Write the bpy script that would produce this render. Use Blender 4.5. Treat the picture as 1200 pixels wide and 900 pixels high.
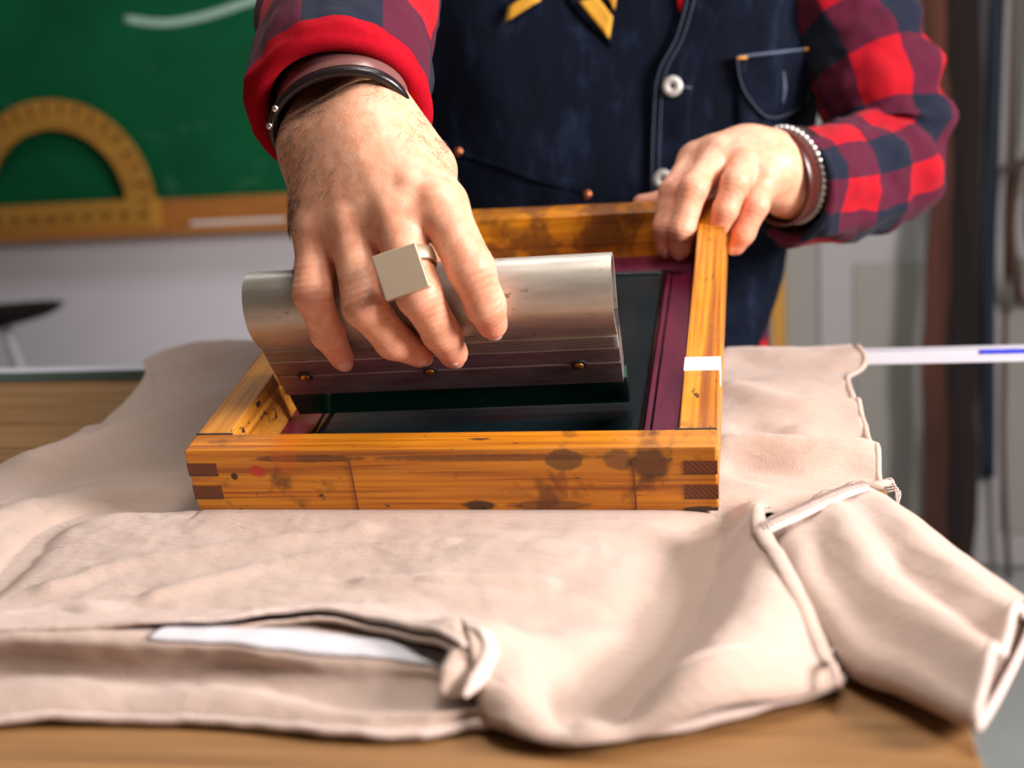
import bpy, bmesh, math, random
import numpy as np
from mathutils import Vector, Matrix, noise

random.seed(7)
scene = bpy.context.scene
col = scene.collection
for o in list(bpy.data.objects):
    bpy.data.objects.remove(o)

# ------------------------------------------------------------------ camera
CP = Vector((0.1888, -0.7088, 0.2418))
CR = Vector((0.9808, 0.1862, -0.0588)).normalized()
CU = Vector((0.0180, 0.2134, 0.9768)).normalized()
CF = Vector((-0.1944, 0.9590, -0.2060)).normalized()
FPX = 1449.9
cd = bpy.data.cameras.new('camera')
cam = bpy.data.objects.new('camera', cd)
col.objects.link(cam)
cd.sensor_width = 36
cd.lens = 36 * FPX / 1200
cam.matrix_world = Matrix(((CR.x, CU.x, -CF.x, CP.x), (CR.y, CU.y, -CF.y, CP.y), (CR.z, CU.z, -CF.z, CP.z), (0, 0, 0, 1)))
cd.clip_start = 0.02
cd.dof.use_dof = True
cd.dof.focus_distance = 0.79
cd.dof.aperture_fstop = 4.6
scene.camera = cam

# ------------------------------------------------------------------ light
w = bpy.data.worlds.new('world'); scene.world = w; w.use_nodes = True
bg = w.node_tree.nodes['Background']
bg.inputs[0].default_value = (1.0, 0.90, 0.78, 1); bg.inputs[1].default_value = 0.085


def area(name, loc, target, sx, sy, energy, color):
    l = bpy.data.lights.new(name, 'AREA'); l.shape = 'RECTANGLE'; l.size = sx; l.size_y = sy
    l.energy = energy; l.color = color
    o = bpy.data.objects.new(name, l); col.objects.link(o)
    o.location = loc
    o.rotation_euler = (Vector(target) - Vector(loc)).to_track_quat('-Z', 'Y').to_euler()
    return o


area('window_daylight', (1.64, -0.32, 0.66), (0.0, 0.10, 0.05), 0.60, 0.50, 68, (1.0, 0.93, 0.92))
area('table_lamp_overhead', (0.30, -0.22, 1.05), (0.06, -0.10, 0.0), 0.32, 0.32, 6.5, (1.0, 0.93, 0.86))
area('ceiling_lamp', (-0.1, 0.9, 2.0), (-0.1, 1.1, 0.0), 1.6, 0.7, 20, (0.95, 0.96, 1.0))
scene.view_settings.view_transform = 'Standard'
scene.view_settings.look = 'None'
scene.view_settings.exposure = 0.14
scene.view_settings.gamma = 1.0
scene.view_settings.use_curve_mapping = False


# ------------------------------------------------------------------ helpers
def at(px, py, y):
    """world point on the vertical plane at distance y, seen along a line of sight"""
    d = CF + CR * ((px - 600) / FPX) - CU * ((py - 450) / FPX)
    return CP + d * ((y - CP.y) / d.y)


def atz(px, py, z):
    d = CF + CR * ((px - 600) / FPX) - CU * ((py - 450) / FPX)
    return CP + d * ((z - CP.z) / d.z)


def tag(o, label=None, cat=None, group=None, kind=None):
    if label: o['label'] = label
    if cat: o['category'] = cat
    if group: o['group'] = group
    if kind: o['kind'] = kind
    return o


def empty(name, loc=(0, 0, 0), rot=(0, 0, 0)):
    o = bpy.data.objects.new(name, None); col.objects.link(o)
    o.location = loc; o.rotation_euler = rot; o.empty_display_size = 0.02
    return o


def link(name, me, mat, parent=None, smooth=False):
    o = bpy.data.objects.new(name, me); col.objects.link(o)
    if mat: me.materials.append(mat)
    if parent: o.parent = parent
    if smooth:
        me.polygons.foreach_set('use_smooth', [True] * len(me.polygons))
    return o


def from_py(name, v, f, mat, parent=None, smooth=False):
    me = bpy.data.meshes.new(name)
    me.from_pydata([tuple(p) for p in v], [], [tuple(q) for q in f])
    me.update()
    return link(name, me, mat, parent, smooth)


def from_bm(name, bm, mat, parent=None, smooth=False):
    bmesh.ops.recalc_face_normals(bm, faces=bm.faces)
    me = bpy.data.meshes.new(name); bm.to_mesh(me); bm.free()
    return link(name, me, mat, parent, smooth)


def add_box(bm, lo, hi, bevel=0.0, seg=2):
    lo = Vector(lo); hi = Vector(hi)
    r = bmesh.ops.create_cube(bm, size=1.0)
    vs = r['verts']
    for v in vs:
        v.co = Vector([(lo[i] + hi[i]) / 2 + v.co[i] * (hi[i] - lo[i]) for i in range(3)])
    if bevel:
        es = list({e for v in vs for e in v.link_edges})
        bmesh.ops.bevel(bm, geom=es, offset=bevel, segments=seg, affect='EDGES', profile=0.6)


def box(name, lo, hi, mat, parent=None, bevel=0.0, seg=2):
    bm = bmesh.new(); add_box(bm, lo, hi, bevel, seg)
    return from_bm(name, bm, mat, parent)


def catmull(pts, n):
    P = [np.array(p, float) for p in pts]
    P = [2 * P[0] - P[1]] + P + [2 * P[-1] - P[-2]]
    m = len(P) - 3
    out = []
    for k in range(n):
        t = k / (n - 1) * m
        i = min(int(t), m - 1); t -= i
        a, b, c, d = P[i:i + 4]
        out.append(0.5 * (2 * b + (c - a) * t + (2 * a - 5 * b + 4 * c - d) * t * t + (3 * b - a - 3 * c + d) * t ** 3))
    return np.array(out)


def resample(pts, n):
    """evenly spaced points along a smooth line"""
    c = catmull(pts, max(60, n * 4))
    L = np.concatenate([[0], np.cumsum(np.linalg.norm(np.diff(c, axis=0), axis=1))])
    t = np.linspace(0, L[-1], n)
    return np.stack([np.interp(t, L, c[:, k]) for k in range(c.shape[1])], 1)


def tube(name, pts, rad, mat, parent=None, seg=10, n=None, closed=False, flat=1.0, up=None, cap=True):
    P = np.array([tuple(p) for p in pts], float)
    if n: P = resample(P, n)
    m = len(P)
    rad = np.broadcast_to(np.asarray(rad, float), (m,)) if np.ndim(rad) == 0 else np.interp(np.linspace(0, 1, m), np.linspace(0, 1, len(rad)), rad)
    T = np.gradient(P, axis=0)
    if closed: T = np.roll(P, -1, 0) - np.roll(P, 1, 0)
    T /= np.linalg.norm(T, axis=1)[:, None]
    u0 = np.array(up if up is not None else (0.13, 0.21, 0.97), float)
    vs = []; fs = []
    for i in range(m):
        u = u0 - T[i] * (u0 @ T[i]); u /= np.linalg.norm(u)
        b = np.cross(T[i], u)
        if up is None: u0 = u
        for k in range(seg):
            a = 2 * math.pi * k / seg
            vs.append(P[i] + rad[i] * (math.cos(a) * b + flat * math.sin(a) * u))
    for i in range(m if closed else m - 1):
        for k in range(seg):
            j = (i + 1) % m; l = (k + 1) % seg
            fs.append((i * seg + k, i * seg + l, j * seg + l, j * seg + k))
    if not closed and cap:
        fs.append(tuple(range(seg))[::-1]); fs.append(tuple((m - 1) * seg + k for k in range(seg)))
    o = from_py(name, vs, fs, mat, parent, True)
    return o


def coons(F, B, L, R, nu, nv):
    F = resample(F, nu); B = resample(B, nu); L = resample(L, nv); R = resample(R, nv)
    s = np.linspace(0, 1, nu)[:, None, None]; t = np.linspace(0, 1, nv)[None, :, None]
    S = (1 - t) * F[:, None] + t * B[:, None] + (1 - s) * L[None] + s * R[None]
    S -= (1 - s) * (1 - t) * F[0] + s * (1 - t) * F[-1] + (1 - s) * t * B[0] + s * t * B[-1]
    return S


def grid_faces(nu, nv):
    return [(i * nv + j, (i + 1) * nv + j, (i + 1) * nv + j + 1, i * nv + j + 1) for i in range(nu - 1) for j in range(nv - 1)]


def solid(o, t, off=-1.0):
    m = o.modifiers.new('solidify', 'SOLIDIFY'); m.thickness = t; m.offset = off
    return o


def fn(x, y, z=0.0, s=1.0):
    return noise.noise(Vector((x * s, y * s, z * s)))


# ------------------------------------------------------------------ materials
class NT:
    def __init__(self, name):
        self.m = bpy.data.materials.new(name); self.m.use_nodes = True
        self.t = self.m.node_tree; self.b = self.t.nodes['Principled BSDF']

    def n(self, typ, **kw):
        x = self.t.nodes.new(typ)
        for k, v in kw.items():
            if k.startswith('i_'):
                key = k[2:]
                x.inputs[int(key) if key.isdigit() else key.replace('_', ' ')].default_value = v
            else: setattr(x, k, v)
        return x

    def l(self, a, b): self.t.links.new(a, b)

    def co(self, scale=(1, 1, 1), kind='Object'):
        tc = self.n('ShaderNodeTexCoord'); mp = self.n('ShaderNodeMapping')
        self.l(tc.outputs[kind], mp.inputs[0]); mp.inputs['Scale'].default_value = scale
        return mp.outputs[0]

    def noise(self, vec, scale, detail=4, rough=0.55, dist=0.0):
        x = self.n('ShaderNodeTexNoise'); self.l(vec, x.inputs['Vector'])
        x.inputs['Scale'].default_value = scale; x.inputs['Detail'].default_value = detail
        x.inputs['Roughness'].default_value = rough; x.inputs['Distortion'].default_value = dist
        return x.outputs[0]

    def ramp(self, fac, stops, interp='LINEAR'):
        x = self.n('ShaderNodeValToRGB'); x.color_ramp.interpolation = interp
        e = x.color_ramp.elements
        while len(e) < len(stops): e.new(0.5)
        for k, (p, c) in enumerate(stops):
            e[k].position = p; e[k].color = (c if len(c) == 4 else (*c, 1)) if hasattr(c, '__len__') else (c, c, c, 1)
        self.l(fac, x.inputs[0]); return x.outputs[0]

    def mix(self, fac, a, b, mode='MIX'):
        x = self.n('ShaderNodeMix'); x.data_type = 'RGBA'; x.blend_type = mode
        if isinstance(fac, (int, float)): x.inputs[0].default_value = fac
        else: self.l(fac, x.inputs[0])
        for s, v in ((6, a), (7, b)):
            if isinstance(v, (tuple, list)): x.inputs[s].default_value = (*v[:3], 1)
            else: self.l(v, x.inputs[s])
        return x.outputs[2]

    def math(self, op, a, b=None, c=None, clamp=False):
        x = self.n('ShaderNodeMath'); x.operation = op; x.use_clamp = clamp
        for i, v in enumerate((a, b, c)):
            if v is None: continue
            if isinstance(v, (int, float)): x.inputs[i].default_value = v
            else: self.l(v, x.inputs[i])
        return x.outputs[0]

    def sep(self, vec):
        x = self.n('ShaderNodeSeparateXYZ'); self.l(vec, x.inputs[0]); return x.outputs

    def bump(self, h, strength, dist=0.001):
        x = self.n('ShaderNodeBump'); x.inputs['Strength'].default_value = strength; x.inputs['Distance'].default_value = dist
        self.l(h, x.inputs['Height']); self.l(x.outputs[0], self.b.inputs['Normal'])

    def set(self, color=None, rough=None, metal=None, **kw):
        if color is not None:
            if isinstance(color, (tuple, list)): self.b.inputs['Base Color'].default_value = (*color[:3], 1)
            else: self.l(color, self.b.inputs['Base Color'])
        if rough is not None:
            if isinstance(rough, (int, float)): self.b.inputs['Roughness'].default_value = rough
            else: self.l(rough, self.b.inputs['Roughness'])
        if metal is not None: self.b.inputs['Metallic'].default_value = metal
        for k, v in kw.items(): self.b.inputs[k.replace('_', ' ')].default_value = v
        return self.m


M = {}


def plain(name, color, rough=0.6, metal=0.0, var=0.15, scale=60, bump=0.0, **kw):
    t = NT(name)
    v = t.noise(t.co(), scale)
    c = t.mix(t.math('MULTIPLY', v, 1.0), tuple(x * (1 - var) for x in color), tuple(min(1, x * (1 + var)) for x in color))
    if bump: t.bump(t.noise(t.co(), scale * 6, 2), bump, 0.0005)
    M[name] = t.set(c, rough, metal, **kw)
    return M[name]


def frame_wood(name, axis, front=False, dirt=0.57):
    """amber pine of the screen frame, grain along the rail, ink stains and scratches"""
    t = NT(name)
    sc = [290, 290, 290]; sc[axis] = 5.0
    v = t.co(tuple(sc))
    g = t.noise(v, 1.0, 5, 0.6, 0.5)
    sc2 = [75, 75, 75]; sc2[axis] = 2.0
    g2 = t.noise(t.co(tuple(sc2)), 1.0, 3, 0.5, 0.8)
    base = t.ramp(g, [(0.28, (0.20, 0.036, 0.002)), (0.42, (0.52, 0.155, 0.005)), (0.56, (0.70, 0.26, 0.011)), (0.8, (0.76, 0.33, 0.026))])
    base = t.mix(t.ramp(g2, [(0.47, 0.0), (0.70, 0.75)]), base, (0.22, 0.044, 0.003))
    blot = t.noise(t.co((26, 26, 26)), 1.0, 5, 0.65, 0.3)
    base = t.mix(t.ramp(blot, [(dirt, 0.0), (dirt + 0.11, 0.72)]), base, (0.085, 0.024, 0.007))
    speck = t.noise(t.co(tuple(150 if k != axis else 70 for k in range(3))), 1.0, 3, 0.5)
    base = t.mix(t.ramp(speck, [(0.68, 0.0), (0.72, 0.85)]), base, (0.018, 0.012, 0.014))
    co = t.co(); X, Y, Z = t.sep(co)
    if front:
        def spot(x, z, rx, rz, colr, amt, soft=0.5):
            nonlocal base
            dx = t.math('DIVIDE', t.math('SUBTRACT', X, x), rx); dz = t.math('DIVIDE', t.math('SUBTRACT', Z, z), rz)
            d = t.math('ADD', t.math('MULTIPLY', dx, dx), t.math('MULTIPLY', dz, dz))
            d = t.math('ADD', d, t.math('MULTIPLY', t.math('SUBTRACT', t.noise(t.co((140, 140, 140)), 1.0, 3), 0.5), 1.1))
            base = t.mix(t.ramp(d, [(soft, amt), (1.0, 0.0)]), base, colr)
        spot(0.0755, 0.036, 0.0125, 0.008, (0.075, 0.040, 0.014), 0.75, 0.7)
        spot(0.1080, 0.036, 0.010, 0.008, (0.075, 0.040, 0.014), 0.65, 0.6)
        spot(0.1260, 0.033, 0.014, 0.013, (0.06, 0.018, 0.005), 0.85)
        spot(-0.1190, 0.029, 0.0065, 0.005, (0.55, 0.03, 0.01), 0.9, 0.35)
        spot(-0.085, 0.038, 0.04, 0.003, (0.07, 0.02, 0.006), 0.8)
        spot(0.03, 0.038, 0.085, 0.0028, (0.10, 0.03, 0.008), 0.7)
        spot(0.065, 0.004, 0.03, 0.004, (0.10, 0.03, 0.008), 0.7)
        spot(0.02, 0.004, 0.012, 0.004, (0.03, 0.015, 0.008), 0.9)
        spot(-0.135, 0.0255, 0.0025, 0.003, (0.02, 0.012, 0.01), 0.95)
        spot(0.158, 0.001, 0.016, 0.003, (0.02, 0.008, 0.006), 0.95)
        spot(0.073, 0.018, 0.004, 0.012, (0.25, 0.05, 0.008), 0.55)
        spot(-0.10, 0.0445, 0.010, 0.02, (0.62, 0.11, 0.008), 0.35)
    else:
        pass
    t.bump(g, 0.25, 0.0006)
    M[name] = t.set(base, t.ramp(blot, [(0.4, 0.34), (0.7, 0.55)]), 0.0)
    return M[name]


frame_wood('frame_wood_x', 0, True)
frame_wood('frame_wood_far', 0, False, 0.43)
frame_wood('frame_wood_y', 1)


def left_wood():
    t = NT('frame_wood_left')
    g = t.noise(t.co((220, 5, 220)), 1.0, 5, 0.6, 0.5)
    base = t.ramp(g, [(0.3, (0.34, 0.10, 0.006)), (0.5, (0.60, 0.23, 0.02)), (0.7, (0.74, 0.36, 0.06))])
    drip = t.noise(t.co((30, 75, 110)), 1.0, 3, 0.6, 1.5)
    X, Y, Z = t.sep(t.co())
    inner = t.math('GREATER_THAN', X, -0.1435)
    base = t.mix(t.math('MULTIPLY', inner, t.ramp(drip, [(0.58, 0.0), (0.62, 0.95)])), base, (0.014, 0.012, 0.016))
    blot = t.noise(t.co((40, 26, 40)), 1.0, 4, 0.6)
    base = t.mix(t.ramp(blot, [(0.58, 0.0), (0.72, 0.6)]), base, (0.12, 0.04, 0.012))
    t.bump(g, 0.25, 0.0006)
    M['frame_wood_left'] = t.set(base, 0.42)


left_wood()


def end_grain():
    t = NT('end_grain')
    v = t.n('ShaderNodeTexWave', wave_type='BANDS', bands_direction='DIAGONAL'); t.l(t.co(), v.inputs[0])
    v.inputs['Scale'].default_value = 190; v.inputs['Distortion'].default_value = 3
    c = t.ramp(v.outputs[0], [(0.2, (0.095, 0.024, 0.006)), (0.8, (0.21, 0.055, 0.012))])
    M['end_grain'] = t.set(c, 0.55)


end_grain()


def cloth_mat(name, c0, c1):
    t = NT(name)
    v = t.co()
    fuzz = t.noise(v, 900, 3, 0.7)
    big = t.noise(v, 14, 4, 0.6)
    c = t.mix(big, c0, c1)
    c = t.mix(t.ramp(fuzz, [(0.35, 0.22), (0.65, 0.0)]), c, (0.33, 0.23, 0.18))
    # jersey knit ribs and crumples as fine relief
    wv = t.n('ShaderNodeTexWave', wave_type='BANDS', bands_direction='X'); t.l(v, wv.inputs[0])
    wv.inputs['Scale'].default_value = 380; wv.inputs['Distortion'].default_value = 1.5
    crum = t.noise(t.co((1, 2.2, 1)), 55, 4, 0.6, 0.8)
    h = t.math('ADD', t.math('MULTIPLY', wv.outputs[0], 0.12), t.math('ADD', t.math('MULTIPLY', fuzz, 0.25), t.math('MULTIPLY', crum, 1.6)))
    t.bump(h, 0.55, 0.0016)
    m = t.set(c, 0.92)
    t.b.inputs['Sheen Weight'].default_value = 0.25
    t.b.inputs['Specular IOR Level'].default_value = 0.15
    M[name] = m


cloth_mat('jersey', (0.46, 0.325, 0.255), (0.56, 0.415, 0.345))
cloth_mat('jersey_hem', (0.62, 0.47, 0.41), (0.70, 0.56, 0.50))


def table_wood():
    t = NT('table_wood')
    g = t.noise(t.co((3, 45, 45)), 1.0, 5, 0.6, 1.2)
    k = t.noise(t.co((7, 16, 7)), 1.0, 3, 0.5, 0.6)
    c = t.ramp(g, [(0.3, (0.15, 0.068, 0.022)), (0.55, (0.29, 0.145, 0.05)), (0.75, (0.37, 0.205, 0.085))])
    c = t.mix(t.ramp(k, [(0.6, 0.0), (0.75, 0.7)]), c, (0.16, 0.07, 0.022))
    t.bump(g, 0.2, 0.001)
    M['table_wood'] = t.set(c, 0.45)


table_wood()


def skin():
    t = NT('skin')
    v = t.co()
    a = t.n('ShaderNodeAttribute', attribute_name='red')
    mott = t.noise(v, 120, 4, 0.6)
    c = t.mix(t.ramp(mott, [(0.35, 0.0), (0.65, 1.0)]), (0.70, 0.32, 0.185), (0.80, 0.44, 0.29))
    c = t.mix(t.math('MULTIPLY', a.outputs['Fac'], 0.85, clamp=True), c, (0.70, 0.19, 0.12))
    frk = t.noise(v, 420, 2, 0.5)
    c = t.mix(t.ramp(frk, [(0.66, 0.0), (0.74, 0.3)]), c, (0.38, 0.15, 0.08))
    vor = t.n('ShaderNodeTexVoronoi', feature='DISTANCE_TO_EDGE'); t.l(v, vor.inputs['Vector']); vor.inputs['Scale'].default_value = 620
    h = t.math('ADD', t.math('MULTIPLY', t.math('MINIMUM', vor.outputs[0], 0.2), 1.2), t.math('MULTIPLY', t.noise(v, 220, 4), 0.9))
    t.bump(h, 0.35, 0.0006)
    m = t.set(c, 0.46)
    t.b.inputs['Subsurface Weight'].default_value = 0.30
    t.b.inputs['Subsurface Radius'].default_value = (1.0, 0.35, 0.2)
    t.b.inputs['Subsurface Scale'].default_value = 0.005
    M['skin'] = m


skin()
plain('nail', (0.78, 0.45, 0.37), 0.28, var=0.05)
plain('hair', (0.020, 0.010, 0.006), 0.5)


def aluminium():
    t = NT('aluminium')
    v = t.co((4, 300, 300))
    br = t.noise(v, 1.0, 3, 0.6)
    sm = t.noise(t.co((18, 60, 60)), 1.0, 4, 0.6, 0.4)
    c = t.ramp(sm, [(0.35, (0.43, 0.39, 0.335)), (0.6, (0.54, 0.50, 0.435))])
    sp = t.noise(t.co((90, 200, 200)), 1.0, 3, 0.6)
    c = t.mix(t.ramp(sp, [(0.66, 0.0), (0.72, 0.7)]), c, (0.10, 0.085, 0.07))
    r = t.ramp(br, [(0.3, 0.40), (0.7, 0.52)])
    t.bump(br, 0.06, 0.0004)
    M['aluminium'] = t.set(c, r, 0.72)
    t = NT('clamp_metal')
    br = t.noise(t.co((4, 300, 300)), 1.0, 3, 0.6)
    sm = t.noise(t.co((25, 90, 90)), 1.0, 4, 0.6, 0.6)
    c = t.ramp(sm, [(0.35, (0.22, 0.185, 0.18)), (0.65, (0.36, 0.31, 0.30))])
    t.bump(br, 0.1, 0.0004)
    M['clamp_metal'] = t.set(c, 0.42, 0.75)


aluminium()
plain('brass', (0.62, 0.40, 0.08), 0.35, 1.0)
plain('ring_metal', (0.54, 0.42, 0.30), 0.42, 0.65, var=0.04, scale=20)
plain('silver', (0.85, 0.84, 0.82), 0.22, 1.0, var=0.05)
plain('black_metal', (0.02, 0.018, 0.02), 0.45)


def rubber():
    t = NT('urethane')
    v = t.noise(t.co((8, 60, 60)), 1.0, 3)
    c = t.ramp(v, [(0.3, (0.0005, 0.035, 0.020)), (0.7, (0.001, 0.075, 0.042))])
    M['urethane'] = t.set(c, 0.22)
    t.b.inputs['Transmission Weight'].default_value = 0.45
    t.b.inputs['IOR'].default_value = 1.48


rubber()


def screen_mats():
    t = NT('screen_mesh')
    v = t.noise(t.co((30, 8, 8)), 1.0, 4, 0.6)
    c = t.ramp(v, [(0.35, (0.11, 0.006, 0.032)), (0.65, (0.25, 0.018, 0.065))])
    wv = t.n('ShaderNodeTexChecker'); t.l(t.co(), wv.inputs[0]); wv.inputs['Scale'].default_value = 1500
    t.bump(wv.outputs[1], 0.15, 0.0003)
    M['screen_mesh'] = t.set(c, 0.35)
    t = NT('wet_ink')
    v = t.noise(t.co((14, 9, 9)), 1.0, 4, 0.6, 0.5)
    c = t.ramp(v, [(0.35, (0.004, 0.010, 0.014)), (0.7, (0.014, 0.030, 0.036))])
    t.bump(t.noise(t.co((60, 22, 22)), 1.0, 3), 0.12, 0.0008)
    M['wet_ink'] = t.set(c, 0.24)


screen_mats()
plain('thick_ink', (0.004, 0.004, 0.007), 0.15, bump=0.0)
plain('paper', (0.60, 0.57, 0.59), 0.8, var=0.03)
plain('tape', (0.80, 0.74, 0.70), 0.7, var=0.05)


def denim():
    t = NT('denim')
    v = t.co()
    tw = t.n('ShaderNodeTexWave', wave_type='BANDS', bands_direction='DIAGONAL'); t.l(v, tw.inputs[0])
    tw.inputs['Scale'].default_value = 420; tw.inputs['Distortion'].default_value = 1.0
    n1 = t.noise(t.co((1, 1, 0.45)), 45, 5, 0.65, 0.4)
    c = t.ramp(n1, [(0.3, (0.0008, 0.0016, 0.005)), (0.55, (0.0025, 0.0048, 0.013)), (0.75, (0.012, 0.020, 0.044))])
    c = t.mix(t.math('MULTIPLY', tw.outputs[0], 0.08), c, (0.02, 0.03, 0.06))
    t.bump(t.math('ADD', t.math('MULTIPLY', tw.outputs[0], 0.3), n1), 0.35, 0.001)
    M['denim'] = t.set(c, 0.9)
    t.b.inputs['Specular IOR Level'].default_value = 0.12


denim()


def plaid():
    """buffalo check from the sleeve's own unwrapped cloth coordinates (metres)"""
    t = NT('plaid')
    uv = t.co((1, 1, 1), 'UV')
    d = t.noise(uv, 30, 2)
    U, V, _ = t.sep(uv)
    P = 0.104

    def stripe(x, ph, k=0.5):
        fr = t.math('FRACT', t.math('ADD', t.math('DIVIDE', x, P), t.math('ADD', t.math('MULTIPLY', d, 0.05), ph)))
        return t.math('LESS_THAN', fr, k)
    a = stripe(U, 0.1); b = stripe(V, 0.02)
    s = t.math('MULTIPLY', t.math('ADD', a, b), 0.5)
    fz = t.noise(uv, 700, 3, 0.7)
    red = t.mix(fz, (0.30, 0.0015, 0.008), (0.42, 0.006, 0.015))
    mid = t.mix(fz, (0.055, 0.004, 0.016), (0.10, 0.010, 0.030))
    blk = t.mix(fz, (0.004, 0.006, 0.015), (0.013, 0.017, 0.034))
    c = t.mix(t.math('GREATER_THAN', s, 0.25), red, mid)
    c = t.mix(t.math('GREATER_THAN', s, 0.75), c, blk)
    t.bump(t.math('ADD', fz, t.math('MULTIPLY', t.noise(uv, 90, 4), 1.5)), 0.4, 0.0012)
    M['plaid'] = t.set(c, 0.9)
    t.b.inputs['Sheen Weight'].default_value = 0.04
    t.b.inputs['Specular IOR Level'].default_value = 0.15


plaid()
plain('red_flannel', (0.36, 0.003, 0.011), 0.95, var=0.25, scale=260, bump=0.7, Specular_IOR_Level=0.1)
plain('mustard', (0.60, 0.30, 0.020), 0.85, var=0.2, scale=200, bump=0.3)
plain('copper', (0.65, 0.22, 0.10), 0.35, 1.0)
plain('orange_thread', (0.75, 0.33, 0.03), 0.7)
plain('pale_thread', (0.07, 0.09, 0.14), 0.8)
plain('zinc', (0.66, 0.64, 0.60), 0.45, 0.4)
plain('brown_leather', (0.065, 0.013, 0.009), 0.28, var=0.3, bump=0.2)
plain('mauve_leather', (0.19, 0.078, 0.072), 0.25, var=0.06)
plain('black_cord', (0.012, 0.007, 0.008), 0.28, bump=0.3)
plain('bead', (0.72, 0.68, 0.64), 0.3, 0.4)


def board_green():
    t = NT('chalkboard')
    v = t.noise(t.co((2, 2, 3)), 1.0, 4, 0.6, 0.5)
    c = t.ramp(v, [(0.35, (0.001, 0.085, 0.028)), (0.65, (0.002, 0.125, 0.042)), (0.8, (0.012, 0.16, 0.07))])
    s = t.noise(t.co((7, 7, 16)), 1.0, 4, 0.6, 1.0)
    c = t.mix(t.ramp(s, [(0.62, 0.0), (0.8, 0.18)]), c, (0.35, 0.55, 0.42))
    M['chalkboard'] = t.set(c, 0.7)
    t.b.inputs['Specular IOR Level'].default_value = 0.2


board_green()


def grainy(name, c0, c1, axis=0, rough=0.5, s=40):
    t = NT(name)
    sc = [s, s, s]; sc[axis] = s / 12
    g = t.noise(t.co(tuple(sc)), 1.0, 4, 0.6, 0.5)
    M[name] = t.set(t.ramp(g, [(0.3, c0), (0.7, c1)]), rough)


grainy('ledge_wood', (0.36, 0.12, 0.022), (0.55, 0.22, 0.05), 0)
grainy('protractor_wood', (0.40, 0.17, 0.022), (0.56, 0.27, 0.045), 0, 0.45)
plain('print_ink', (0.14, 0.055, 0.012), 0.6)
grainy('red_board', (0.022, 0.006, 0.004), (0.12, 0.036, 0.019), 2, 0.9, 14)
grainy('dark_board', (0.005, 0.003, 0.003), (0.024, 0.009, 0.006), 2, 0.9, 14)
grainy('yellow_wood', (0.55, 0.25, 0.03), (0.66, 0.33, 0.05), 2)
plain('wall_paint', (0.78, 0.73, 0.77), 0.85, var=0.04, scale=3)
plain('grey_paint', (0.33, 0.315, 0.28), 0.8, var=0.08, scale=4)
plain('door_white', (0.42, 0.40, 0.40), 0.7, var=0.05, scale=4)
plain('concrete', (0.36, 0.38, 0.36), 0.8, var=0.15, scale=6)
plain('navy_web', (0.004, 0.012, 0.024), 0.7)
plain('brown_strap', (0.07, 0.030, 0.018), 0.55)
plain('bar_white', (0.62, 0.60, 0.66), 0.35, var=0.03)
plain('blue_ink', (0.03, 0.04, 0.60), 0.5)
plain('dark_teal', (0.10, 0.17, 0.16), 0.45)
plain('chalk', (0.42, 0.62, 0.50), 0.9)
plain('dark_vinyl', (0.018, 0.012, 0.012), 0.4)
plain('chrome', (0.80, 0.82, 0.84), 0.35, 0.55, var=0.02)

# ------------------------------------------------------------------ setting
ZF = -0.95
YW = 2.50
o = box('floor', (-3.2, -1.6, ZF - 0.05), (2.6, YW + 0.1, ZF), M['concrete']); tag(o, kind='structure')
o = box('wall_back', (-3.2, YW, ZF), (2.6, YW + 0.1, 1.7), M['wall_paint']); tag(o, kind='structure')
o = box('trim_1', (0.262, YW - 0.02, ZF), (0.345, YW - 0.0005, 1.6), M['grey_paint'], None, 0.004); tag(o, kind='structure')
o = box('trim_2', (0.228, YW - 0.035, ZF), (0.2615, YW - 0.0005, 1.6), M['yellow_wood'], None, 0.003); tag(o, kind='structure')
d1 = box('door_1', (0.346, YW - 0.03, ZF + 0.008), (1.15, YW - 0.0005, 1.15), M['door_white'], None, 0.004); tag(d1, kind='structure')
for (x0, x1, z0, z1) in ((0.43, 0.71, -0.85, -0.15), (0.79, 1.07, -0.85, -0.15), (0.43, 0.71, 0.0, 1.0), (0.79, 1.07, 0.0, 1.0)):
    box('door_panel', (x0, YW - 0.038, z0), (x1, YW - 0.0302, z1), M['grey_paint'], d1, 0.003)

# ------------------------------------------------------------------ chalkboard
cb = empty('chalkboard', (-1.6, YW - 0.02, 0.1))


def cbox(name, lo, hi, mat, bev=0.003):
    off = Vector((-1.6, YW - 0.02, 0.1))
    return box(name, Vector(lo) - off, Vector(hi) - off, M[mat], cb, bev)


cbox('writing_surface', (-2.75, YW - 0.022, 0.09), (-0.30, YW - 0.001, 1.15), 'chalkboard', 0)
cbox('bottom_rail', (-2.80, YW - 0.045, 0.010), (-0.25, YW - 0.001, 0.094), 'ledge_wood')
cbox('chalk_ledge', (-2.80, YW - 0.10, 0.000), (-0.25, YW - 0.0455, 0.022), 'ledge_wood')
cbox('side_rail', (-2.80, YW - 0.045, 0.0945), (-2.7505, YW - 0.001, 1.15), 'ledge_wood')
cbox('side_rail', (-0.2995, YW - 0.045, 0.0945), (-0.25, YW - 0.001, 1.15), 'ledge_wood')
cbox('top_rail', (-2.80, YW - 0.045, 1.1505), (-0.25, YW - 0.001, 1.20), 'ledge_wood')
tag(cb, 'green chalkboard in an orange-brown wooden frame on the white wall', 'chalkboard')
pts = [at(145, 22, YW - 0.0235), at(190, 27, YW - 0.0235), at(235, 20, YW - 0.0235), at(280, 6, YW - 0.0235), at(330, -12, YW - 0.0235)]
cm = tube('chalk_stroke', [p - Vector((-1.6, YW - 0.02, 0.1)) for p in pts], 0.011, M['chalk'], cb, 8, 24, flat=1.0)
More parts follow.
